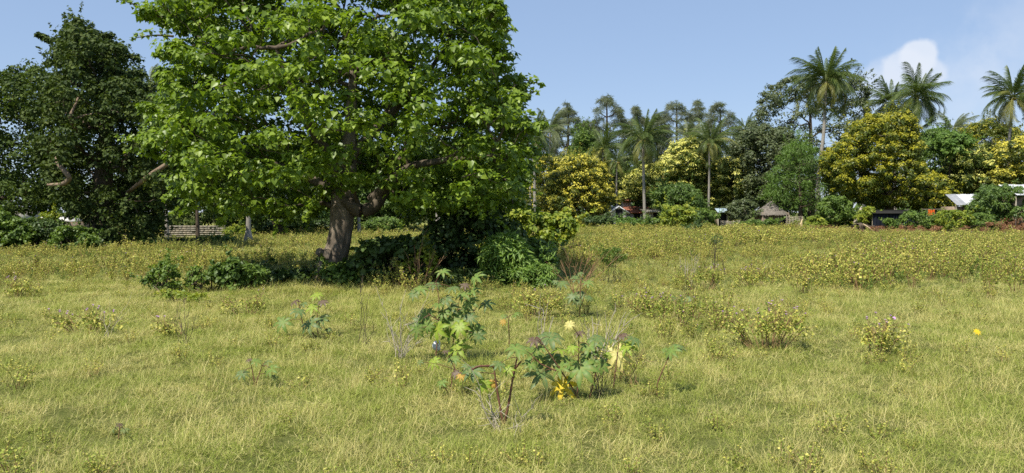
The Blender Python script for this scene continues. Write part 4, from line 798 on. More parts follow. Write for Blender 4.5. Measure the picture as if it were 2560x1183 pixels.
post('bare_palm', 'mottled grey trunk showing above the middle of the thicket', 'palm tree', [(1096,), (1096, 540), (1094, 480)], 40, [.2, .14, .12], group=GP)
post('broken_stump', 'splintered pale stump standing below the feathery tree', 'stump', [(2004,), (2003, 560), (2006, 548)], 62, [.14, .11, .04], 'cut_wood')
post('leaning_trunk', 'grey leaning bare trunk under the left of the olive yellow tree', 'tree trunk', [(2130,), (2143, 542), (2160, 512)], 71, [.22, .2, .15], 'dry_wood')
# white gabled house + red roofed house
def gable_house():
    d = 82; t = thing('gabled_house', 'small white house with pointed gable left of the middle palm', 'house', (X(1547, d), d, 0)); x0, x1, z1, zp = X(1528, d), X(1566, d), Z(530, d), Z(516, d); xm = (x0+x1)/2; b = np.array(t.location)
    V = np.array([[x0, d, 0], [x1, d, 0], [x1, d, z1], [xm, d, zp-.1], [x0, d, z1], [x0, d+5, 0], [x1, d+5, 0], [x1, d+5, z1], [xm, d+5, zp-.1], [x0, d+5, z1]]); 
    me = mk_mesh('wall', V-b, [np.array([[0, 1, 2, 3, 4]]), np.array([[9, 8, 7, 6, 5]]), np.array([[0, 4, 9, 5], [1, 6, 7, 2]])], M['white_wall']); link('wall', me, t)
    slab(t, 'roof', [(xm, d-.35, zp+.05), (xm, d+5.3, zp+.05), (x0-.35, d+5.3, z1-.12), (x0-.35, d-.35, z1-.12)], .09, 'metal'); slab(t, 'roof', [(xm, d-.35, zp+.05), (x1+.35, d-.35, z1-.12), (x1+.35, d+5.3, z1-.12), (xm, d+5.3, zp+.05)], .09, 'metal')
    box_part(t, 'door', xm-.35, xm+.4, d-.05, d-.005, 0, 1.9, 'dark')
gable_house()
def red_house():
    d = 87; t = thing('red_roofed_house', 'house with rusty red roof and small tower behind the palm trunks', 'house', (X(1605, d), d, 0)); x0, x1 = X(1556, d), X(1650, d)
    box_part(t, 'wall', x0, x1, d, d+6, 0, Z(531, d), 'white_wall'); zr = Z(516, d); ze = Z(531, d)
    slab(t, 'roof', [(x0-.3, d-.5, ze), (x1+.3, d-.5, ze), (x1-1, d+3, zr), (x0+.6, d+3, zr)], .12, 'red_roof'); slab(t, 'roof', [(x0+.6, d+3, zr), (x1-1, d+3, zr), (x1+.3, d+6.5, ze), (x0-.3, d+6.5, ze)], .12, 'red_roof')
    xa, xb = X(1554, d+8), X(1574, d+8); zt = Z(502, d+8); tw = box_part(t, 'tower', xa, xb, d+7, d+9, 0, zt, 'white_wall')
    zp = Z(492, d+8); xm, ym = (xa+xb)/2, d+8; V = np.array([[xa-.4, d+6.6, zt], [xb+.4, d+6.6, zt], [xb+.4, d+9.4, zt], [xa-.4, d+9.4, zt], [xm, ym, zp+.2]]); g = Geo(); g.add(V, [[0, 1, 4], [1, 2, 4], [2, 3, 4], [3, 0, 4]]); g.build('tower_roof', M['red_roof'], t, t.location)
    for px in (1592, 1618, 1638): box_part(t, 'window', X(px, d)-.35, X(px, d)+.35, d-.06, d-.004, .9, 1.5, 'dark')
red_house()
def cream_house():
    d = 84; t = thing('cream_building', 'low cream building with pale roof right of the middle palm trunk', 'house', (X(1633, d), d, 0)); x0, x1 = X(1618, d), X(1662, d)
    box_part(t, 'wall', x0, x1, d, d+4, 0, Z(528, d), 'cream_wall'); slab(t, 'roof', [(x0-.3, d-.5, Z(529, d)), (x1+.3, d-.5, Z(529, d)), (x1+.3, d+4.3, Z(521, d)), (x0-.3, d+4.3, Z(521, d))], .1, 'cream_wall'); box_part(t, 'door', X(1642, d)-.4, X(1642, d)+.4, d-.05, d-.004, 0, 1.5, 'dark')
cream_house()
def sheets(t, pts, n, mat, ms2=None):
    """a sloped roof of corrugated sheets: pts = front-left, front-right, back-right, back-left"""
    fl, fr, br_, bl = map(np.array, pts); b = np.array(t.location)
    for i in range(n):
        a, c = i/n, (i+1)/n; k = 14; s = np.linspace(a, c-.004, k); f = fl+(fr-fl)*s[:, None]; q = bl+(br_-bl)*s[:, None]; wv = np.array([0, 0, 1])*(.02*np.where(np.arange(k) % 2, 1, -1))[:, None]+np.array([0, 0, .02*(i % 2)])
        V = np.vstack([f+wv, q+wv, f+wv-[0, 0, .012], q+wv-[0, 0, .012]]); j = np.arange(k-1); Fc = np.vstack([np.stack([j, j+1, j+1+k, j+k], 1), np.stack([j+2*k, j+3*k, j+1+3*k, j+1+2*k], 1), np.stack([j, j+2*k, j+1+2*k, j+1], 1)]); g = Geo(); g.add(V, Fc); g.build('roof_sheet', M[(ms2 or {}).get(i, mat)], t, b)
def metal_hut(label, px0, px1, pyb, pyt, d, mat, skew=0, wall='mud', n=5, ms2=None, dep=3.0):
    x0, x1 = X(px0, d), X(px1, d); t = thing('metal_roofed_hut', label, 'hut', ((x0+x1)/2, d, 0)); zb, zt = Z(pyb, d), Z(pyt, d+dep)
    sheets(t, [(x0, d-.4, zb), (x1, d-.4, zb), (x1+skew, d+dep, zt), (x0+skew, d+dep, zt)], n, mat, ms2)
    box_part(t, 'wall', x0+.35, x1-.3, d+.3, d+dep-.3, 0, zb-.12, wall)
    for xx in (x0+.15, x1-.15):
        g = Geo(); g.tube([(xx, d, -.05), (xx, d, zb-.03)], .06, 6); g.build('post', M['dry_wood'], t, t.location)
    box_part(t, 'doorway', (x0+x1)/2-.3, (x0+x1)/2+.5, d+.25, d+.297, 0, 1.7, 'dark'); return t
metal_hut('hut with shiny grey and white sheet metal roof below the yellow trees at right', 2386, 2464, 513, 486, 66, 'metal', .9, n=6, ms2={0: 'metal_old', 1: 'metal_old'})
metal_hut('hut whose sheet metal roof corner shows at the right edge', 2535, 2640, 488, 462, 62, 'metal', .6)
metal_hut('hut with pale blue sheet roof half hidden behind a bush', 1792, 1822, 531, 521, 75, 'metal_blue', .6, 'mud', 3)
def thatch_hut():
    d = 76; rng = np.random.default_rng(4); c = np.array([X(1938, d), d+1.6, 0]); t = thing('thatched_hut', 'mud walled hut with grey pointed thatch roof in front of the trees', 'hut', (c[0], d, 0)); hw = 1.15; zw = 1.55
    box_part(t, 'wall', c[0]-hw, c[0]+hw+.35, d+.3, d+2.9, 0, zw, 'mud')
    for i in range(15):
        g = Geo(); x = c[0]-hw+.05+i*.185; g.tube([(x, d+.27, -.05), (x+rng.normal()*.02, d+.25, zw*.5), (x+rng.normal()*.02, d+.27, zw)], .028, 5); g.build('pole', M['dry_wood'], t, t.location)
    box_part(t, 'doorway', c[0]+hw-.35, c[0]+hw+.1, d+.2, d+.24, 0, 1.35, 'dark')
    apex = np.array([c[0]+.1, c[1], Z(504, c[1])]); g = Geo(); ring = 28; rows = 5
    for q in range(rows):      # layered thatch courses
        f0, f1 = (q+1)/rows, q/rows; th = np.arange(ring)*2*math.pi/ring
        def rg(f, dz, jit): r = 1+jit*rng.normal(size=ring); e = np.stack([apex[0]+np.cos(th)*1.75*f*r, apex[1]+np.sin(th)*2.0*f*r, apex[2]-(apex[2]-1.35)*f*np.ones(ring)+dz+rng.normal(size=ring)*.02], 1); return e
        lo, hi = rg(f0, .0, .02), rg(max(f1, .02), .07, .0); j = np.arange(ring); j2 = (j+1) % ring; g.add(np.vstack([lo, hi, lo-[0, 0, .08]]), np.vstack([np.stack([j, j2, j2+ring, j+ring], 1), np.stack([j+2*ring, j2+2*ring, j2, j], 1)]))
    r = g.build('thatch_roof', M['thatch'], t, t.location)
    n = 900; th = rng.uniform(0, 6.28, n); f = rng.uniform(.15, 1.0, n); C = np.stack([apex[0]+np.cos(th)*1.75*f, apex[1]+np.sin(th)*2*f, apex[2]-(apex[2]-1.35)*f+.05], 1); T = nrm(np.stack([np.cos(th)*1.75, np.sin(th)*2, -(apex[2]-1.35)*np.ones(n)], 1)+rng.normal(size=(n, 3))*.25); N = nrm(np.stack([np.cos(th), np.sin(th), 1.2*np.ones(n)], 1)); V, Fc, k, _, _ = leaf_verts(C, N, T, rng.uniform(.2, .4, n), 'narrow')
    o = link('straw', mk_mesh('straw', V-np.array(t.location), Fc, M['thatch']), r); o['kind'] = 'stuff'
thatch_hut()
def stick_fence(label, px0, px1, d, h, nh, nv, seed):
    rng = np.random.default_rng(seed); x0, x1 = X(px0, d), X(px1, d); t = thing('stick_fence', label, 'fence', ((x0+x1)/2, d, 0), 'woven stick fences')
    for i in range(nv):
        x = x0+(x1-x0)*i/(nv-1); g = Geo(); g.tube([(x, d, -.05), (x+rng.normal()*.03, d, h*rng.uniform(.9, 1.15))], .035, 5); g.build('upright', M['dry_wood'], t, t.location)
    for i in range(nh):
        z = h*(i+.6)/nh; p = [(x0+(x1-x0)*q, d+(.05 if (k+i) % 2 else -.05), z+rng.normal()*.025) for k, q in enumerate(np.linspace(-.03, 1.03, 7))]; g = Geo(); g.tube(p, .024, 5); g.build('stick', M['dry_wood'], t, t.location)
stick_fence('woven stick fence right of the thatched hut', 1966, 2006, 75, 1.15, 10, 6, 1)
stick_fence('woven stick fence below the pale blue metal roof', 1803, 1850, 73, .75, 8, 7, 2)
def shelter():
    d = 67; t = thing('tarpaulin_shelter', 'low dark shelter hung with black and green tarpaulin under the olive yellow tree', 'shelter', (X(2240, d), d, 0)); rng = np.random.default_rng(8); z = 1.5
    for px in (2185, 2238, 2296):
        g = Geo(); g.tube([(X(px, d), d+.2, -.05), (X(px, d), d+.2, z)], .07, 6); g.build('post', M['dry_wood'], t, t.location)
    def sheet(px0, px1, mat, z0):
        n = 16; xs = np.linspace(X(px0, d), X(px1, d), n); yy = d+.06*np.sin(np.arange(n)*1.7)+rng.normal(size=n)*.02; V = np.vstack([np.stack([xs, yy, np.full(n, z)], 1), np.stack([xs, yy+.05, np.full(n, z0)+rng.uniform(0, .1, n)], 1)]); V = np.vstack([V, V+[0, .02, 0]]); j = np.arange(n-1); g = Geo(); g.add(V, np.vstack([np.stack([j+n, j+n+1, j+1, j], 1), np.stack([j+2*n, j+1+2*n, j+1+3*n, j+3*n], 1)])); g.build('tarpaulin', M[mat], t, t.location)
    sheet(2182, 2222, 'tarp', .05); sheet(2224, 2250, 'tarp', .1); sheet(2252, 2266, 'tarp_green', .15); sheet(2268, 2296, 'tarp', .1)
    slab(t, 'roof', [(X(2178, d), d-.2, z), (X(2300, d), d-.2, z), (X(2300, d), d+2.6, z+.3), (X(2178, d), d+2.6, z+.3)], .05, 'dark'); box_part(t, 'back_wall', X(2180, d), X(2298, d), d+2.4, d+2.5, 0, z+.2, 'dark')
shelter()
def cloth():
    d = 65; b = np.array([X(2328, d), d, 0]); t = thing('hanging_cloth', 'orange cloth hanging below the right lobe of the olive yellow tree', 'cloth', b)
    n = 12; xs = np.linspace(X(2320, d), X(2336, d), n); yy = d+.05*np.sin(np.arange(n)*1.5); zt = Z(524, d); V = np.vstack([np.stack([xs, yy, np.full(n, zt)], 1), np.stack([xs, yy*1.0005, np.full(n, zt-.5)], 1)]); V = np.vstack([V, V+[0, .015, 0]]); j = np.arange(n-1); g = Geo(); g.add(V, np.vstack([np.stack([j+n, j+n+1, j+1, j], 1), np.stack([j+2*n, j+1+2*n, j+1+3*n, j+3*n], 1)])); g.build('fabric', M['orange'], t, b)
    g = Geo(); g.tube([(xs[0]-.5, d+.03, zt+.02), (xs[-1]+.6, d+.03, zt+.03)], .015, 4); g.build('line', M['dry_wood'], t, b)
    for s in (-.5, .6):
        x = (xs[0]-.5) if s < 0 else xs[-1]+.6; g = Geo(); g.tube([(x, d+.03, -.05), (x, d+.03, zt+.1)], .04, 5); g.build('pole', M['pale_bark'], t, b)
cloth()
def log_pile():
    d = 60; b = B(2170, d); t = thing('fallen_log', 'brown fallen palm log with a pale split plank leaning on it', 'log', b); rng = np.random.default_rng(2)
    g = Geo(); x0, x1 = X(2142, d), X(2185, d); s = np.linspace(0, 1, 12); g.tube(np.stack([x0+(x1-x0)*s, d+.5*s, b[2]+.38-.14*s], 1), np.interp(s, [0, .1, .5, 1], [.30, .40, .36, .22]), 12, bump=lambda i, th: 1+.07*np.sin(5*th+i)+.04*np.sin(11*th-i*2)); g.build('trunk', M['twig'], t, b, smooth=True)
    for i in range(9):
        g = Geo(); z = .12+.06*i; x = x0+.1+rng.uniform(-.1, .3); g.tube([(x, d-.36, b[2]+z), (x+1.3+rng.uniform(-.3, .5), d-.3, b[2]+z*.5)], .03, 5); g.build('stick', M['twig'], t, b)
    g = Geo(); p, q = P(2157, 560, d-.5), P(2184, 579, d-.5); g.tube([p, (p+q)/2+[0, 0, .03], q], [.05, .07, .04], 4); g.build('plank', M['cut_wood'], t, b)
log_pile()
def left_house():
    d = 58; t = thing('white_house', 'white walled house glimpsed between bushes at the left edge', 'house', (X(-20, d), d, 0)); x0, x1 = X(-160, d), X(14, d)
    box_part(t, 'wall', x0, x1, d, d+5, 0, Z(527, d), 'white_wall'); slab(t, 'roof', [(x0-.3, d-.4, Z(528, d)), (x1+.3, d-.4, Z(528, d)), (x1+.3, d+5.3, Z(512, d)), (x0-.3, d+5.3, Z(512, d))], .12, 'metal_old'); box_part(t, 'window', X(-8, d), X(4, d), d-.05, d-.004, 1.0, 1.7, 'dark')
    d = 50; t = thing('grey_building', 'grey plastered building with sloping parapet behind the yellow sprig', 'house', (X(130, d), d, 0))
    x0, x1 = X(98, d), X(172, d); z0, z1 = Z(545, d), Z(563, d); b = np.array(t.location); V = np.array([[x0, d, 0], [x1, d, 0], [x1, d, z1+.2], [x0, d, z0], [x0, d+3, 0], [x1, d+3, 0], [x1, d+3, z1+.2], [x0, d+3, z0]]); g = Geo(); g.add(V, [[0, 1, 2, 3], [5, 4, 7, 6], [3, 2, 6, 7], [0, 3, 7, 4], [1, 5, 6, 2]]); g.build('wall', M['mud'], t, b); slab(t, 'coping', [(x0-.06, d-.06, z0+.05), (x1+.06, d-.06, z1+.25), (x1+.06, d+3.06, z1+.25), (x0-.06, d+3.06, z0+.05)], .045, 'white_wall')
left_house()

# ------------------------------------------------------------------ castor plants in the foreground
def castor_leaf_mesh(seed, nl=8, mat='castor'):
    rng = np.random.default_rng(seed); V = [[0, 0, 0]]; Fc = []; span = math.radians(300); a0 = math.pi/2-span/2; mid = []
    angs = [a0+span*i/(nl-1) for i in range(nl)]; notch = []
    for i in range(nl+1):
        a = a0-span/(nl-1)*.5 if i == 0 else (a0+span*(i-.5)/(nl-1)); r = .29 if 0 < i < nl else .11; notch.append((math.cos(a)*r, math.sin(a)*r))
    ni = []
    for x, y in notch: ni.append(len(V)); V.append([x, y, .015])
    for i, a in enumerate(angs):
        L = (.62+.38*math.sin(math.pi*(i+.6)/(nl+.2)))*rng.uniform(.92, 1.05); ca, sa = math.cos(a), math.sin(a); w = .132+.02*rng.random(); k = len(V); dz = rng.uniform(.8, 1.9); mid += [k+1, k+4, k+7]
        for f, ww, z in ((.36, .8, .02), (.52, 1.05, .01), (.72, .8, -.05), (.88, .42, -.12)):
            V += [[ca*L*f+sa*w*ww, sa*L*f-ca*w*ww, z*dz+.03], [ca*L*f, sa*L*f, z*dz-.012], [ca*L*f-sa*w*ww, sa*L*f+ca*w*ww, z*dz+.03]]
        V.append([ca*L, sa*L, -.20*dz]); tip = len(V)-1
        Fc += [[0, ni[i], k], [0, k, k+1], [0, k+1, k+2], [0, k+2, ni[i+1]]]
        for q in range(3):
            p = k+3*q; Fc += [[p, p+3, p+4], [p, p+4, p+1], [p+1, p+4, p+5], [p+1, p+5, p+2]]
        p = k+9; Fc += [[p, tip, p+1], [p+1, tip, p+2]]
    V = np.array(V); v = np.clip(.3+rng.normal(size=len(V))*.15, 0, 1); v[0] = 1
    for k in mid: v[k] = .85
    return mk_mesh('leaf', V, np.array(Fc), M[mat], v=v, u=np.zeros(len(V)), smooth=False)
CL = {}
def cleaf(mat, i):
    if (mat, i) not in CL: CL[(mat, i)] = castor_leaf_mesh(i, 7+i % 3, mat)
    return CL[(mat, i)]
CM = {'g': 'castor', 't': 'castor_teal', 'l': 'castor_lime', 'y': 'castor_yellow', 'p': 'castor_pale', 'r': 'castor_red', 'o': 'castor_orange'}
def castor(label, d, base, stems, leaves, seed):
    """stems: lists of (px,py,dd) from the base up; leaves: (px,py,size_px,kind,face) face 0 = flat ... 1 = turned to the camera / hanging"""
    rng = np.random.default_rng(seed); b = B(base, d); t = thing('castor_plant', label, 'castor plant', b, 'castor oil plants'); allp = []
    for st in stems:
        p = np.array([P(x, y, d+dd) for x, y, dd in st]); s = np.linspace(0, len(p)-1, 5*len(p)); c = np.stack([np.interp(s, np.arange(len(p)), p[:, a]) for a in range(3)], 1)
        for _ in range(2): c[1:-1] = (c[:-2]+c[1:-1]*2+c[2:])/4
        if abs(c[0][2]-gz(c[0][0], c[0][1])) < .25: c[0][2] = gz(c[0][0], c[0][1])-.03
        g = Geo(); r = np.linspace(.0078, .0042, len(c))*(1+.28*(np.arange(len(c)) % 3 == 0)); g.tube(c, r*(1.25 if 'knobbly' in label else .78), 7); g.build('stem', M['castor_stem'], t, b, smooth=True); allp.append(c)
    allp = np.vstack(allp)
    for x, y, s, k, f in leaves:
        dd = rng.uniform(-.16, .16); c = P(x, y, d+dd); S = s/F_PX*d*.70; mesh = cleaf(CM[k], int(rng.integers(5)))
        n = nrm((np.array([rng.normal()*.25-.12, -.25-.75*f+rng.normal()*.12, 1-.75*f]))[None])[0]; az = math.atan2(c[0]-allp[:, 0].mean(), -.6)
        hor = np.array([c[0]-allp[:, 0].mean(), -.25, 0]); td = nrm((nrm(hor[None])[0]*(1-.8*f)+np.array([rng.normal()*.25, rng.normal()*.2, -.15-1.2*f]))[None])[0]
        y_ = nrm((td-n*td.dot(n))[None])[0]; x_ = np.cross(y_, n); o = link('leaf', mesh, t)
        m = Matrix(((x_[0], y_[0], n[0], c[0]-b[0]), (x_[1], y_[1], n[1], c[1]-b[1]), (x_[2], y_[2], n[2], c[2]-b[2]), (0, 0, 0, 1))) @ Matrix.Scale(float(S), 4); o.matrix_basis = m
        if k in 'yp' and s > 100: o['label'] = 'withered yellow leaf' if k == 'y' else 'withered pale leaf'
        below = allp[allp[:, 2] < c[2]+.05]; below = below if len(below) else allp; a = below[int(np.argmin(np.linalg.norm(below-c, axis=1)-.35*below[:, 2]))]
        g = Geo(); g.tube(bez(a, (a+c)/2+np.array([0, 0, .03]), c-n*.004, 6), np.linspace(.0035, .002, 6), 5)
        V = np.vstack(g.V); inv = np.linalg.inv(np.array(m)); V = (np.c_[V-b, np.ones(len(V))]@inv.T)[:, :3]; po = link('petiole', mk_mesh('petiole', V, np.vstack(g.Q), M['castor_stem'] if k != 'l' else M['green_stem']), o)
def z2(l): return [(600+x/2.179, 640+y/2.179, s/2.179, k, f) for x, y, s, k, f in l]
def z3(l): return [(1150+x/2.179, 640+y/2.179, s/2.179, k, f) for x, y, s, k, f in l]
def s2(l): return [(600+x/2.179, 640+y/2.179, dd) for x, y, dd in l]
def s3(l): return [(1150+x/2.179, 640+y/2.179, dd) for x, y, dd in l]
castor('tallest castor plant with many drooping blue green leaves in front of the thicket', 8.1, 1090,
    [s2([(1063, 600, 0), (1075, 460, 0), (1083, 340, 0), (1085, 230, .02), (1068, 140, .02)]), s2([(1150, 600, .1), (1165, 430, .1), (1195, 240, .12)]), s2([(1083, 350, 0), (1030, 320, -.05), (1000, 340, -.08)]), s2([(1165, 430, .1), (1250, 330, .05), (1290, 280, .05)])],
    z2([(1105, 85, 80, 'g', .2), (1055, 155, 90, 't', .2), (985, 178, 95, 'g', .2), (950, 205, 75, 't', .5), (1285, 118, 95, 'g', .25), (1160, 175, 80, 't', .3), (1225, 160, 60, 'r', .4), (1270, 190, 80, 'g', .2), (1215, 210, 90, 'g', .3), (1250, 250, 100, 'g', .5), (1340, 262, 90, 't', .3), (1120, 240, 90, 't', .4), (1150, 285, 90, 't', .5), (1080, 265, 60, 'g', .2),
        (1015, 315, 105, 'g', .75), (985, 365, 110, 't', .9), (965, 400, 85, 'g', .95), (1075, 395, 130, 'l', .8), (1105, 350, 90, 'g', .6), (1165, 345, 115, 'g', .6), (1195, 385, 105, 'l', .7), (1250, 335, 90, 't', .6), (1280, 400, 115, 'g', .8), (1295, 435, 85, 't', .9), (1140, 415, 95, 'g', .8), (1185, 500, 135, 'l', .45), (1110, 310, 80, 'g', .5), (1230, 300, 90, 'g', .5), (1025, 380, 80, 'g', .9)]), 1)
castor('short castor plant with rusty top leaf just below the tallest one', 6.7, 1127, [s2([(1150, 770, 0), (1155, 650, 0), (1170, 620, 0)]), s2([(1150, 770, 0), (1100, 690, 0)])],
    z2([(1175, 640, 60, 'r', .3), (1205, 655, 50, 'o', .5), (1100, 690, 65, 'g', .4), (1165, 560, 75, 'g', .3), (1055, 575, 80, 'l', .6), (980, 578, 45, 't', .5), (1240, 615, 70, 't', .2), (1120, 520, 40, 'r', .3)]), 2)
castor('bare stemmed castor plant with thick reddish knobbly stems in the foreground', 5.75, 1258, [s3([(238, 930, 0), (270, 780, 0), (290, 650, 0), (312, 552, 0)]), s3([(238, 930, 0), (205, 750, .03), (183, 600, .03)]), s3([(288, 660, 0), (300, 612, 0), (335, 572, -.02)]), s3([(183, 600, .03), (100, 600, 0), (60, 620, 0)])],
    z3([(305, 505, 120, 'g', .25), (70, 625, 120, 't', .3), (130, 695, 90, 'l', .8), (175, 692, 60, 'o', .8), (265, 618, 70, 'l', .6), (212, 590, 80, 't', .2), (30, 600, 50, 't', .3), (0, 650, 40, 'o', .4), (215, 700, 60, 'p', .8)]), 3)
castor('widest castor plant with large lit leaves and one bright yellow hanging leaf', 6.45, 1480, [s3([(700, 790, 0), (730, 690, 0), (745, 600, 0), (738, 520, 0)]), s3([(640, 760, .05), (645, 560, .05), (648, 440, .05)]), s3([(640, 760, .05), (560, 640, -.05), (480, 520, -.05), (430, 450, -.05)]), s3([(560, 640, -.05), (440, 590, -.05), (390, 540, -.05)])],
    z3([(405, 530, 150, 'g', .3), (490, 442, 150, 't', .15), (405, 458, 80, 'r', .2), (505, 560, 130, 't', .4), (590, 570, 100, 'g', .2), (545, 610, 110, 'g', .3), (440, 640, 160, 't', .6), (385, 590, 80, 'g', .4), (660, 610, 175, 'g', .45), (705, 492, 135, 'g', .35), (745, 452, 100, 't', .15), (768, 590, 100, 'g', .9), (560, 705, 165, 'y', .75), (610, 500, 70, 'l', .3), (690, 540, 80, 't', .2), (540, 510, 100, 'l', .2), (595, 372, 60, 'p', .7), (440, 500, 90, 'g', .2), (650, 420, 60, 'r', .2), (340, 520, 70, 'g', .3), (800, 540, 50, 'l', .6)]), 4)
castor('castor plant with pale yellow drooping leaf, right of the widest one', 6.9, 1540, [s3([(832, 745, 0), (850, 600, 0), (870, 440, 0)])],
    z3([(855, 535, 150, 'p', .85), (910, 492, 100, 'l', .4), (950, 455, 90, 't', .2), (885, 432, 60, 'r', .2), (830, 460, 50, 't', .2)]), 5)
castor('lone castor seedling with one leaf on a reddish stem at right', 6.6, 1643, [s3([(1070, 710, 0), (1100, 630, 0), (1130, 568, 0)])], z3([(1150, 515, 100, 'g', .3), (1190, 492, 80, 't', .15), (1120, 510, 50, 'g', .2)]), 6)
castor('medium castor plant with dark glossy leaves left of the tallest', 9.6, 770, [s2([(430, 450, 0), (415, 370, 0), (430, 270, 0)]), s2([(345, 380, 0), (330, 320, 0), (318, 240, 0)]), s2([(430, 450, 0), (345, 380, 0)])],
    z2([(235, 360, 110, 'g', .6), (320, 300, 80, 't', .2), (380, 368, 120, 't', .55), (450, 342, 90, 't', .4), (420, 212, 70, 'l', .3), (395, 280, 80, 'l', .3), (345, 260, 50, 't', .2), (452, 250, 60, 'r', .3), (480, 400, 40, 't', .4), (300, 250, 60, 'r', .2)]), 7)
castor('small castor plant low in the grass left of centre', 6.9, 637, [s2([(80, 700, 0), (65, 610, 0)]), s2([(85, 700, 0), (120, 600, 0)])], z2([(170, 615, 90, 'g', .4), (12, 640, 75, 't', .5), (90, 572, 60, 'g', .2), (148, 578, 55, 't', .2), (50, 565, 35, 'r', .2), (190, 660, 40, 't', .5)]), 8)
castor('tiny dark castor seedling at the bottom left', 5.25, 296, [[(296, 1108, 0), (298, 1082, 0), (300, 1066, 0)]], [(285, 1072, 24, 't', .3), (312, 1075, 26, 't', .3), (300, 1062, 18, 'r', .2), (322, 1092, 16, 't', .5)], 9)
castor('shadowy blue green castor plant in the weeds right of the thicket', 11.5, 1440, [s3([(650, 330, 0), (655, 220, 0), (660, 130, 0)]), s3([(650, 300, 0), (690, 180, 0)])],
    z3([(560, 150, 80, 't', .3), (640, 120, 70, 't', .3), (695, 145, 60, 'g', .3), (650, 210, 80, 't', .5), (610, 222, 70, 't', .5), (640, 245, 60, 't', .6), (700, 225, 50, 't', .4), (655, 95, 40, 't', .2), (520, 140, 40, 't', .4)]), 10)
castor('small castor plant in the yellow weeds with two dark leaves', 11.8, 1722, [s3([(1255, 290, 0), (1245, 200, 0)])], z3([(1190, 240, 70, 't', .3), (1250, 235, 50, 't', .7), (1160, 225, 40, 'g', .3)]), 11)
castor('small castor seedling with an orange leaf behind the foreground plants', 8.8, 1271, [s3([(268, 420, 0), (262, 335, 0)])], z3([(235, 358, 40, 'o', .7), (300, 318, 50, 'g', .2), (238, 325, 40, 'g', .3)]), 12)

# ------------------------------------------------------------------ flowering weed bushes
def flowering(label, d, cx, wpx, hpx, nst, nleaf, nflow, seed, lean=0):
    rng = np.random.default_rng(seed); b = B(cx, d); W_ = wpx/F_PX*d/2; H = hpx/F_PX*d; t = thing('flowering_weed', label, 'flowering weed', b, 'purple flowered weed bushes'); g = Geo(); Cs, Ts = [], []; tips = []
    for i in range(nst):
        u_ = rng.uniform(-1, 1); tip = b+np.array([u_*W_+lean*H, rng.uniform(-.6, .6)*W_*.6, H*rng.uniform(.55, 1)*(1-.25*u_*u_)]); s = b+np.array([u_*W_*.35, rng.normal()*.04, -.03]); pts = bez(s, s*.45+tip*.55+np.array([0, 0, H*.12]), tip, 7); g.tube(pts, np.linspace(.006, .0022, 7), 5, cap=False); tips.append(tip)
        for q in range(3):
            a = pts[rng.integers(3, 6)]; e = a+np.array([rng.normal()*.1, rng.normal()*.1, rng.uniform(.05, .16)]); g.tube([a, (a+e)/2, e], .0022, 4, cap=False); tips.append(e)
    g.build('stems', M['weed_stem'], t, b, kind='stuff')
    for tp in tips:
        n = nleaf; tt = rng.random(n)**.7; C = tp-np.array([0, 0, 1])*(tt*.13)[:, None]+rng.normal(size=(n, 3))*.012-(tp-b)*(tt*.12)[:, None]; Cs.append(C)
    C = np.vstack(Cs); n = len(C); dr = nrm(rng.normal(size=(n, 3))+[0, 0, .7]); L = (C, nrm(rng.normal(size=(n, 3))*.6+[0, -.2, .6]), dr, rng.uniform(.022, .045, n), rng.random(n), np.where(rng.random(n) < .45, rng.uniform(.2, 1, n), rng.uniform(-.5, .1, n)))
    V, Fc, k, _, _ = leaf_verts(*L[:4], 'wide'); o = link('foliage', mk_mesh('foliage', V-b, Fc, M['weed'], v=np.repeat(L[4], k), u=np.repeat(L[5], k)), t); o['kind'] = 'stuff'
    tips = np.array(tips); o_ = np.argsort(-tips[:, 2]); V, Fc = flower_head(rng, .019); me = mk_mesh('flower_head', V, Fc, M['purple'])
    for i in o_[:nflow*2:2]:
        link('flower_head', me, t, Vector(tips[i]-b+np.array([0, 0, .012])))
flowering('wide flowering weed with purple heads on the grass right of centre', 8.9, 1920, 230, 120, 26, 12, 22, 1)
flowering('small round flowering weed right of the wide purple one', 8.4, 2205, 110, 85, 12, 12, 8, 2)
flowering('low flowering weed with purple heads at the left of the grass', 9.8, 215, 200, 60, 18, 10, 14, 3)
flowering('purple flowered weed at the edge of the yellow weeds near the castor', 11.2, 1650, 160, 55, 16, 12, 12, 4)
flowering('purple dotted weed bush before the dark sapling', 15.5, 1760, 150, 65, 20, 14, 12, 5)
flowering('purple flowered bush in the weed belt at right', 16, 1900, 160, 50, 20, 14, 12, 6)
flowering('yellow green flowering weed at far left edge', 14, 40, 120, 50, 14, 14, 8, 7)
flowering('sparse yellowish weed sprig in the left grass', 9.6, 420, 110, 40, 8, 8, 3, 8)
flowering('upright yellowish weed behind the left castor plant', 12, 610, 110, 55, 12, 9, 2, 9)
flowering('leafy yellow weed bush beside the shadowy castor plant', 11.6, 1330, 170, 70, 20, 14, 3, 10)
def single_flower(name, label, cat, px, py, d, r, mat, n=8):
    b = B(px, d); c = P(px, py, d); t = thing(name, label, cat, b); g = Geo(); g.tube([b-[0, 0, .03], (b+c)/2+[.01, 0, 0], c], .003, 5); g.build('stem', M['green_stem'], t, b)
    for i in range(n):
        a = i*6.283/n; V = np.array([[0, 0, 0], [.22, .5, .05], [0, 1, .0], [-.22, .5, .05]])*r; me = mk_mesh('petal', V, LT['small'][1], mat, v=np.full(4, .6), u=np.zeros(4)); o = link('petal', me, t, Vector(c-b)); o.rotation_euler = (math.radians(55), 0, 0); o.rotation_euler = (Matrix.Rotation(math.radians(50), 3, 'X') @ Matrix.Rotation(a, 3, 'Z')).to_euler()
single_flower('orange_flower', 'orange yellow star shaped leaf whorl alone in the right hand grass', 'flower', 2443, 830, 8.6, .05, M['castor_orange'] if False else M['castor_yellow'])
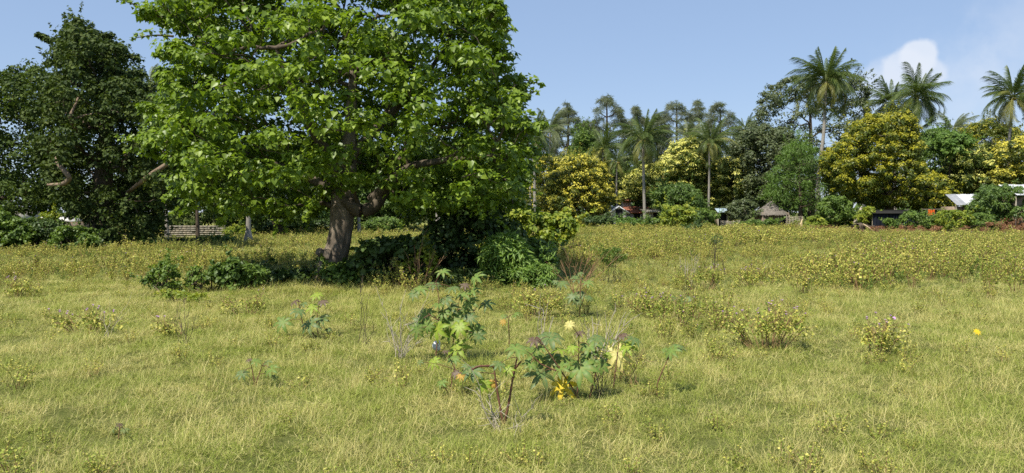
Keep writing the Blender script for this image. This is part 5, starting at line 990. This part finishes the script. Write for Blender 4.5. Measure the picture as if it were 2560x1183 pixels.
single_flower('purple_flower', 'single bright purple flower above the small round weed', 'flower', 2235, 795, 9.2, .028, M['purple'], 10)
# dry leafless twigs
def twigs(label, d, base, tips, seed, mat='dry_wood', r=.006, fork=4):
    rng = np.random.default_rng(seed); b = B(base, d); t = thing('dry_shrub', label, 'dry shrub', b, 'leafless dry shrubs')
    for x, y in tips:
        tp = P(x, y, d+rng.uniform(-.25, .25)); s = b+np.array([rng.normal()*.03, rng.normal()*.03, -.03]); pts = bez(s, s*.5+tp*.5+rng.normal(size=3)*.05, tp, 9); pts[1:-1] += rng.normal(size=(7, 3))*.008; g = Geo(); g.tube(pts, np.linspace(r, r*.35, 9), 5)
        for q in range(fork):
            a = pts[rng.integers(3, 8)]; e = a+(tp-s)*rng.uniform(.12, .35)+rng.normal(size=3)*.07; m = (a+e)/2+rng.normal(size=3)*.015; g.tube([a, m, e], [r*.5, r*.4, r*.22], 4)
        g.build('branch', M[mat], t, b)
twigs('tangle of bare pale twigs left of the tallest castor plant', 8.3, 1000, [(958, 745), (975, 790), (1000, 760), (1020, 780), (1040, 800), (1060, 770), (985, 830), (1045, 850), (965, 850), (1075, 720)], 1)
twigs('bleached dry twigs at the foot of the bare stemmed castor', 5.65, 1250, [(1205, 960), (1212, 990), (1198, 1010), (1330, 1000), (1195, 1065), (1270, 1010), (1225, 980), (1310, 1060), (1245, 1110), (1180, 1080)], 2, r=.005)
twigs('pale upright dry stalks in the weeds behind the widest castor', 9, 1362, [(1352, 735), (1360, 760), (1372, 750), (1345, 780), (1380, 790)], 3, fork=2)
twigs('thin dark dry shrub on the left grass', 9, 455, [(440, 770), (470, 775), (450, 760), (485, 790), (430, 800), (462, 745)], 4, 'twig', .004)
twigs('arching dry stem over the left flowering weed', 9.5, 265, [(255, 770), (275, 745), (330, 730), (250, 790)], 5, 'dry_wood', .004, 2)
twigs('dark dry stalk with seed pods left of the twig tangle', 9.2, 905, [(902, 720), (915, 760), (898, 745), (920, 790)], 6, 'twig', .0045)
twigs('dry brown stalks between the widest castor and the lone seedling', 6.9, 1590, [(1600, 880), (1570, 900), (1612, 870), (1560, 930), (1585, 910), (1630, 940)], 7, 'weed_stem', .004)
twigs('curving pale pods and twigs above the widest castor plant', 8.2, 1500, [(1480, 790), (1500, 800), (1530, 815), (1560, 800), (1450, 800), (1475, 820), (1540, 770), (1565, 780)], 8, 'dry_wood', .007, 3)
twigs('stems under the widest castor plant, brown and leafless', 6.6, 1500, [(1480, 900), (1510, 890), (1530, 920), (1465, 930), (1540, 950), (1500, 860)], 9, 'twig', .005)
twigs('reddish brown bare stems in front of the yellow weeds right of the thicket', 14.5, 1440, [(1400, 650), (1420, 640), (1445, 655), (1470, 645), (1490, 660), (1455, 630), (1500, 640), (1380, 660), (1530, 620), (1550, 640)], 10, 'weed_stem', .008, 5)
twigs('tan dried stalks beside the dark sapling', 15.5, 1725, [(1700, 640), (1712, 632), (1725, 628), (1738, 640), (1718, 650), (1745, 650)], 11, 'dry_wood', .006, 4)
twigs('dark sapling stems rising from the weeds right of centre', 16.5, 1785, [(1779, 625), (1786, 590), (1792, 600)], 12, 'twig', .01, 2)
twigs('bare brown twigs poking through the front of the thicket', 16, 1050, [(1035, 610), (1050, 620), (1090, 625), (1060, 600), (1110, 640), (1020, 640), (1075, 640)], 13, 'weed_stem', .009, 5)
# white plastic bag
def bag():
    d = 8.45; c = P(1092, 862, d); b = B(1092, d); rng = np.random.default_rng(3); t = thing('plastic_bag', 'crumpled white plastic bag caught on the stem of the tallest castor plant', 'plastic bag', b); g = Geo(); s = np.linspace(0, 1, 9); g.tube(np.stack([c[0]+.01*np.sin(s*9), np.full(9, c[1]), c[2]+.06-.13*s], 1), np.array([.006, .022, .03, .036, .04, .042, .038, .03, .01]), 12, bump=lambda i, th: 1+.2*np.sin(5*th+i*1.3)+.12*np.sin(9*th-i*2)); g.build('body', M['white'], t, b)
    g = Geo(); g.tube([c+[0, 0, .06], c+[-.015, 0, .085], c+[-.01, 0, .115]], [.008, .012, .004], 6); g.build('handle', M['white'], t, b)
bag()
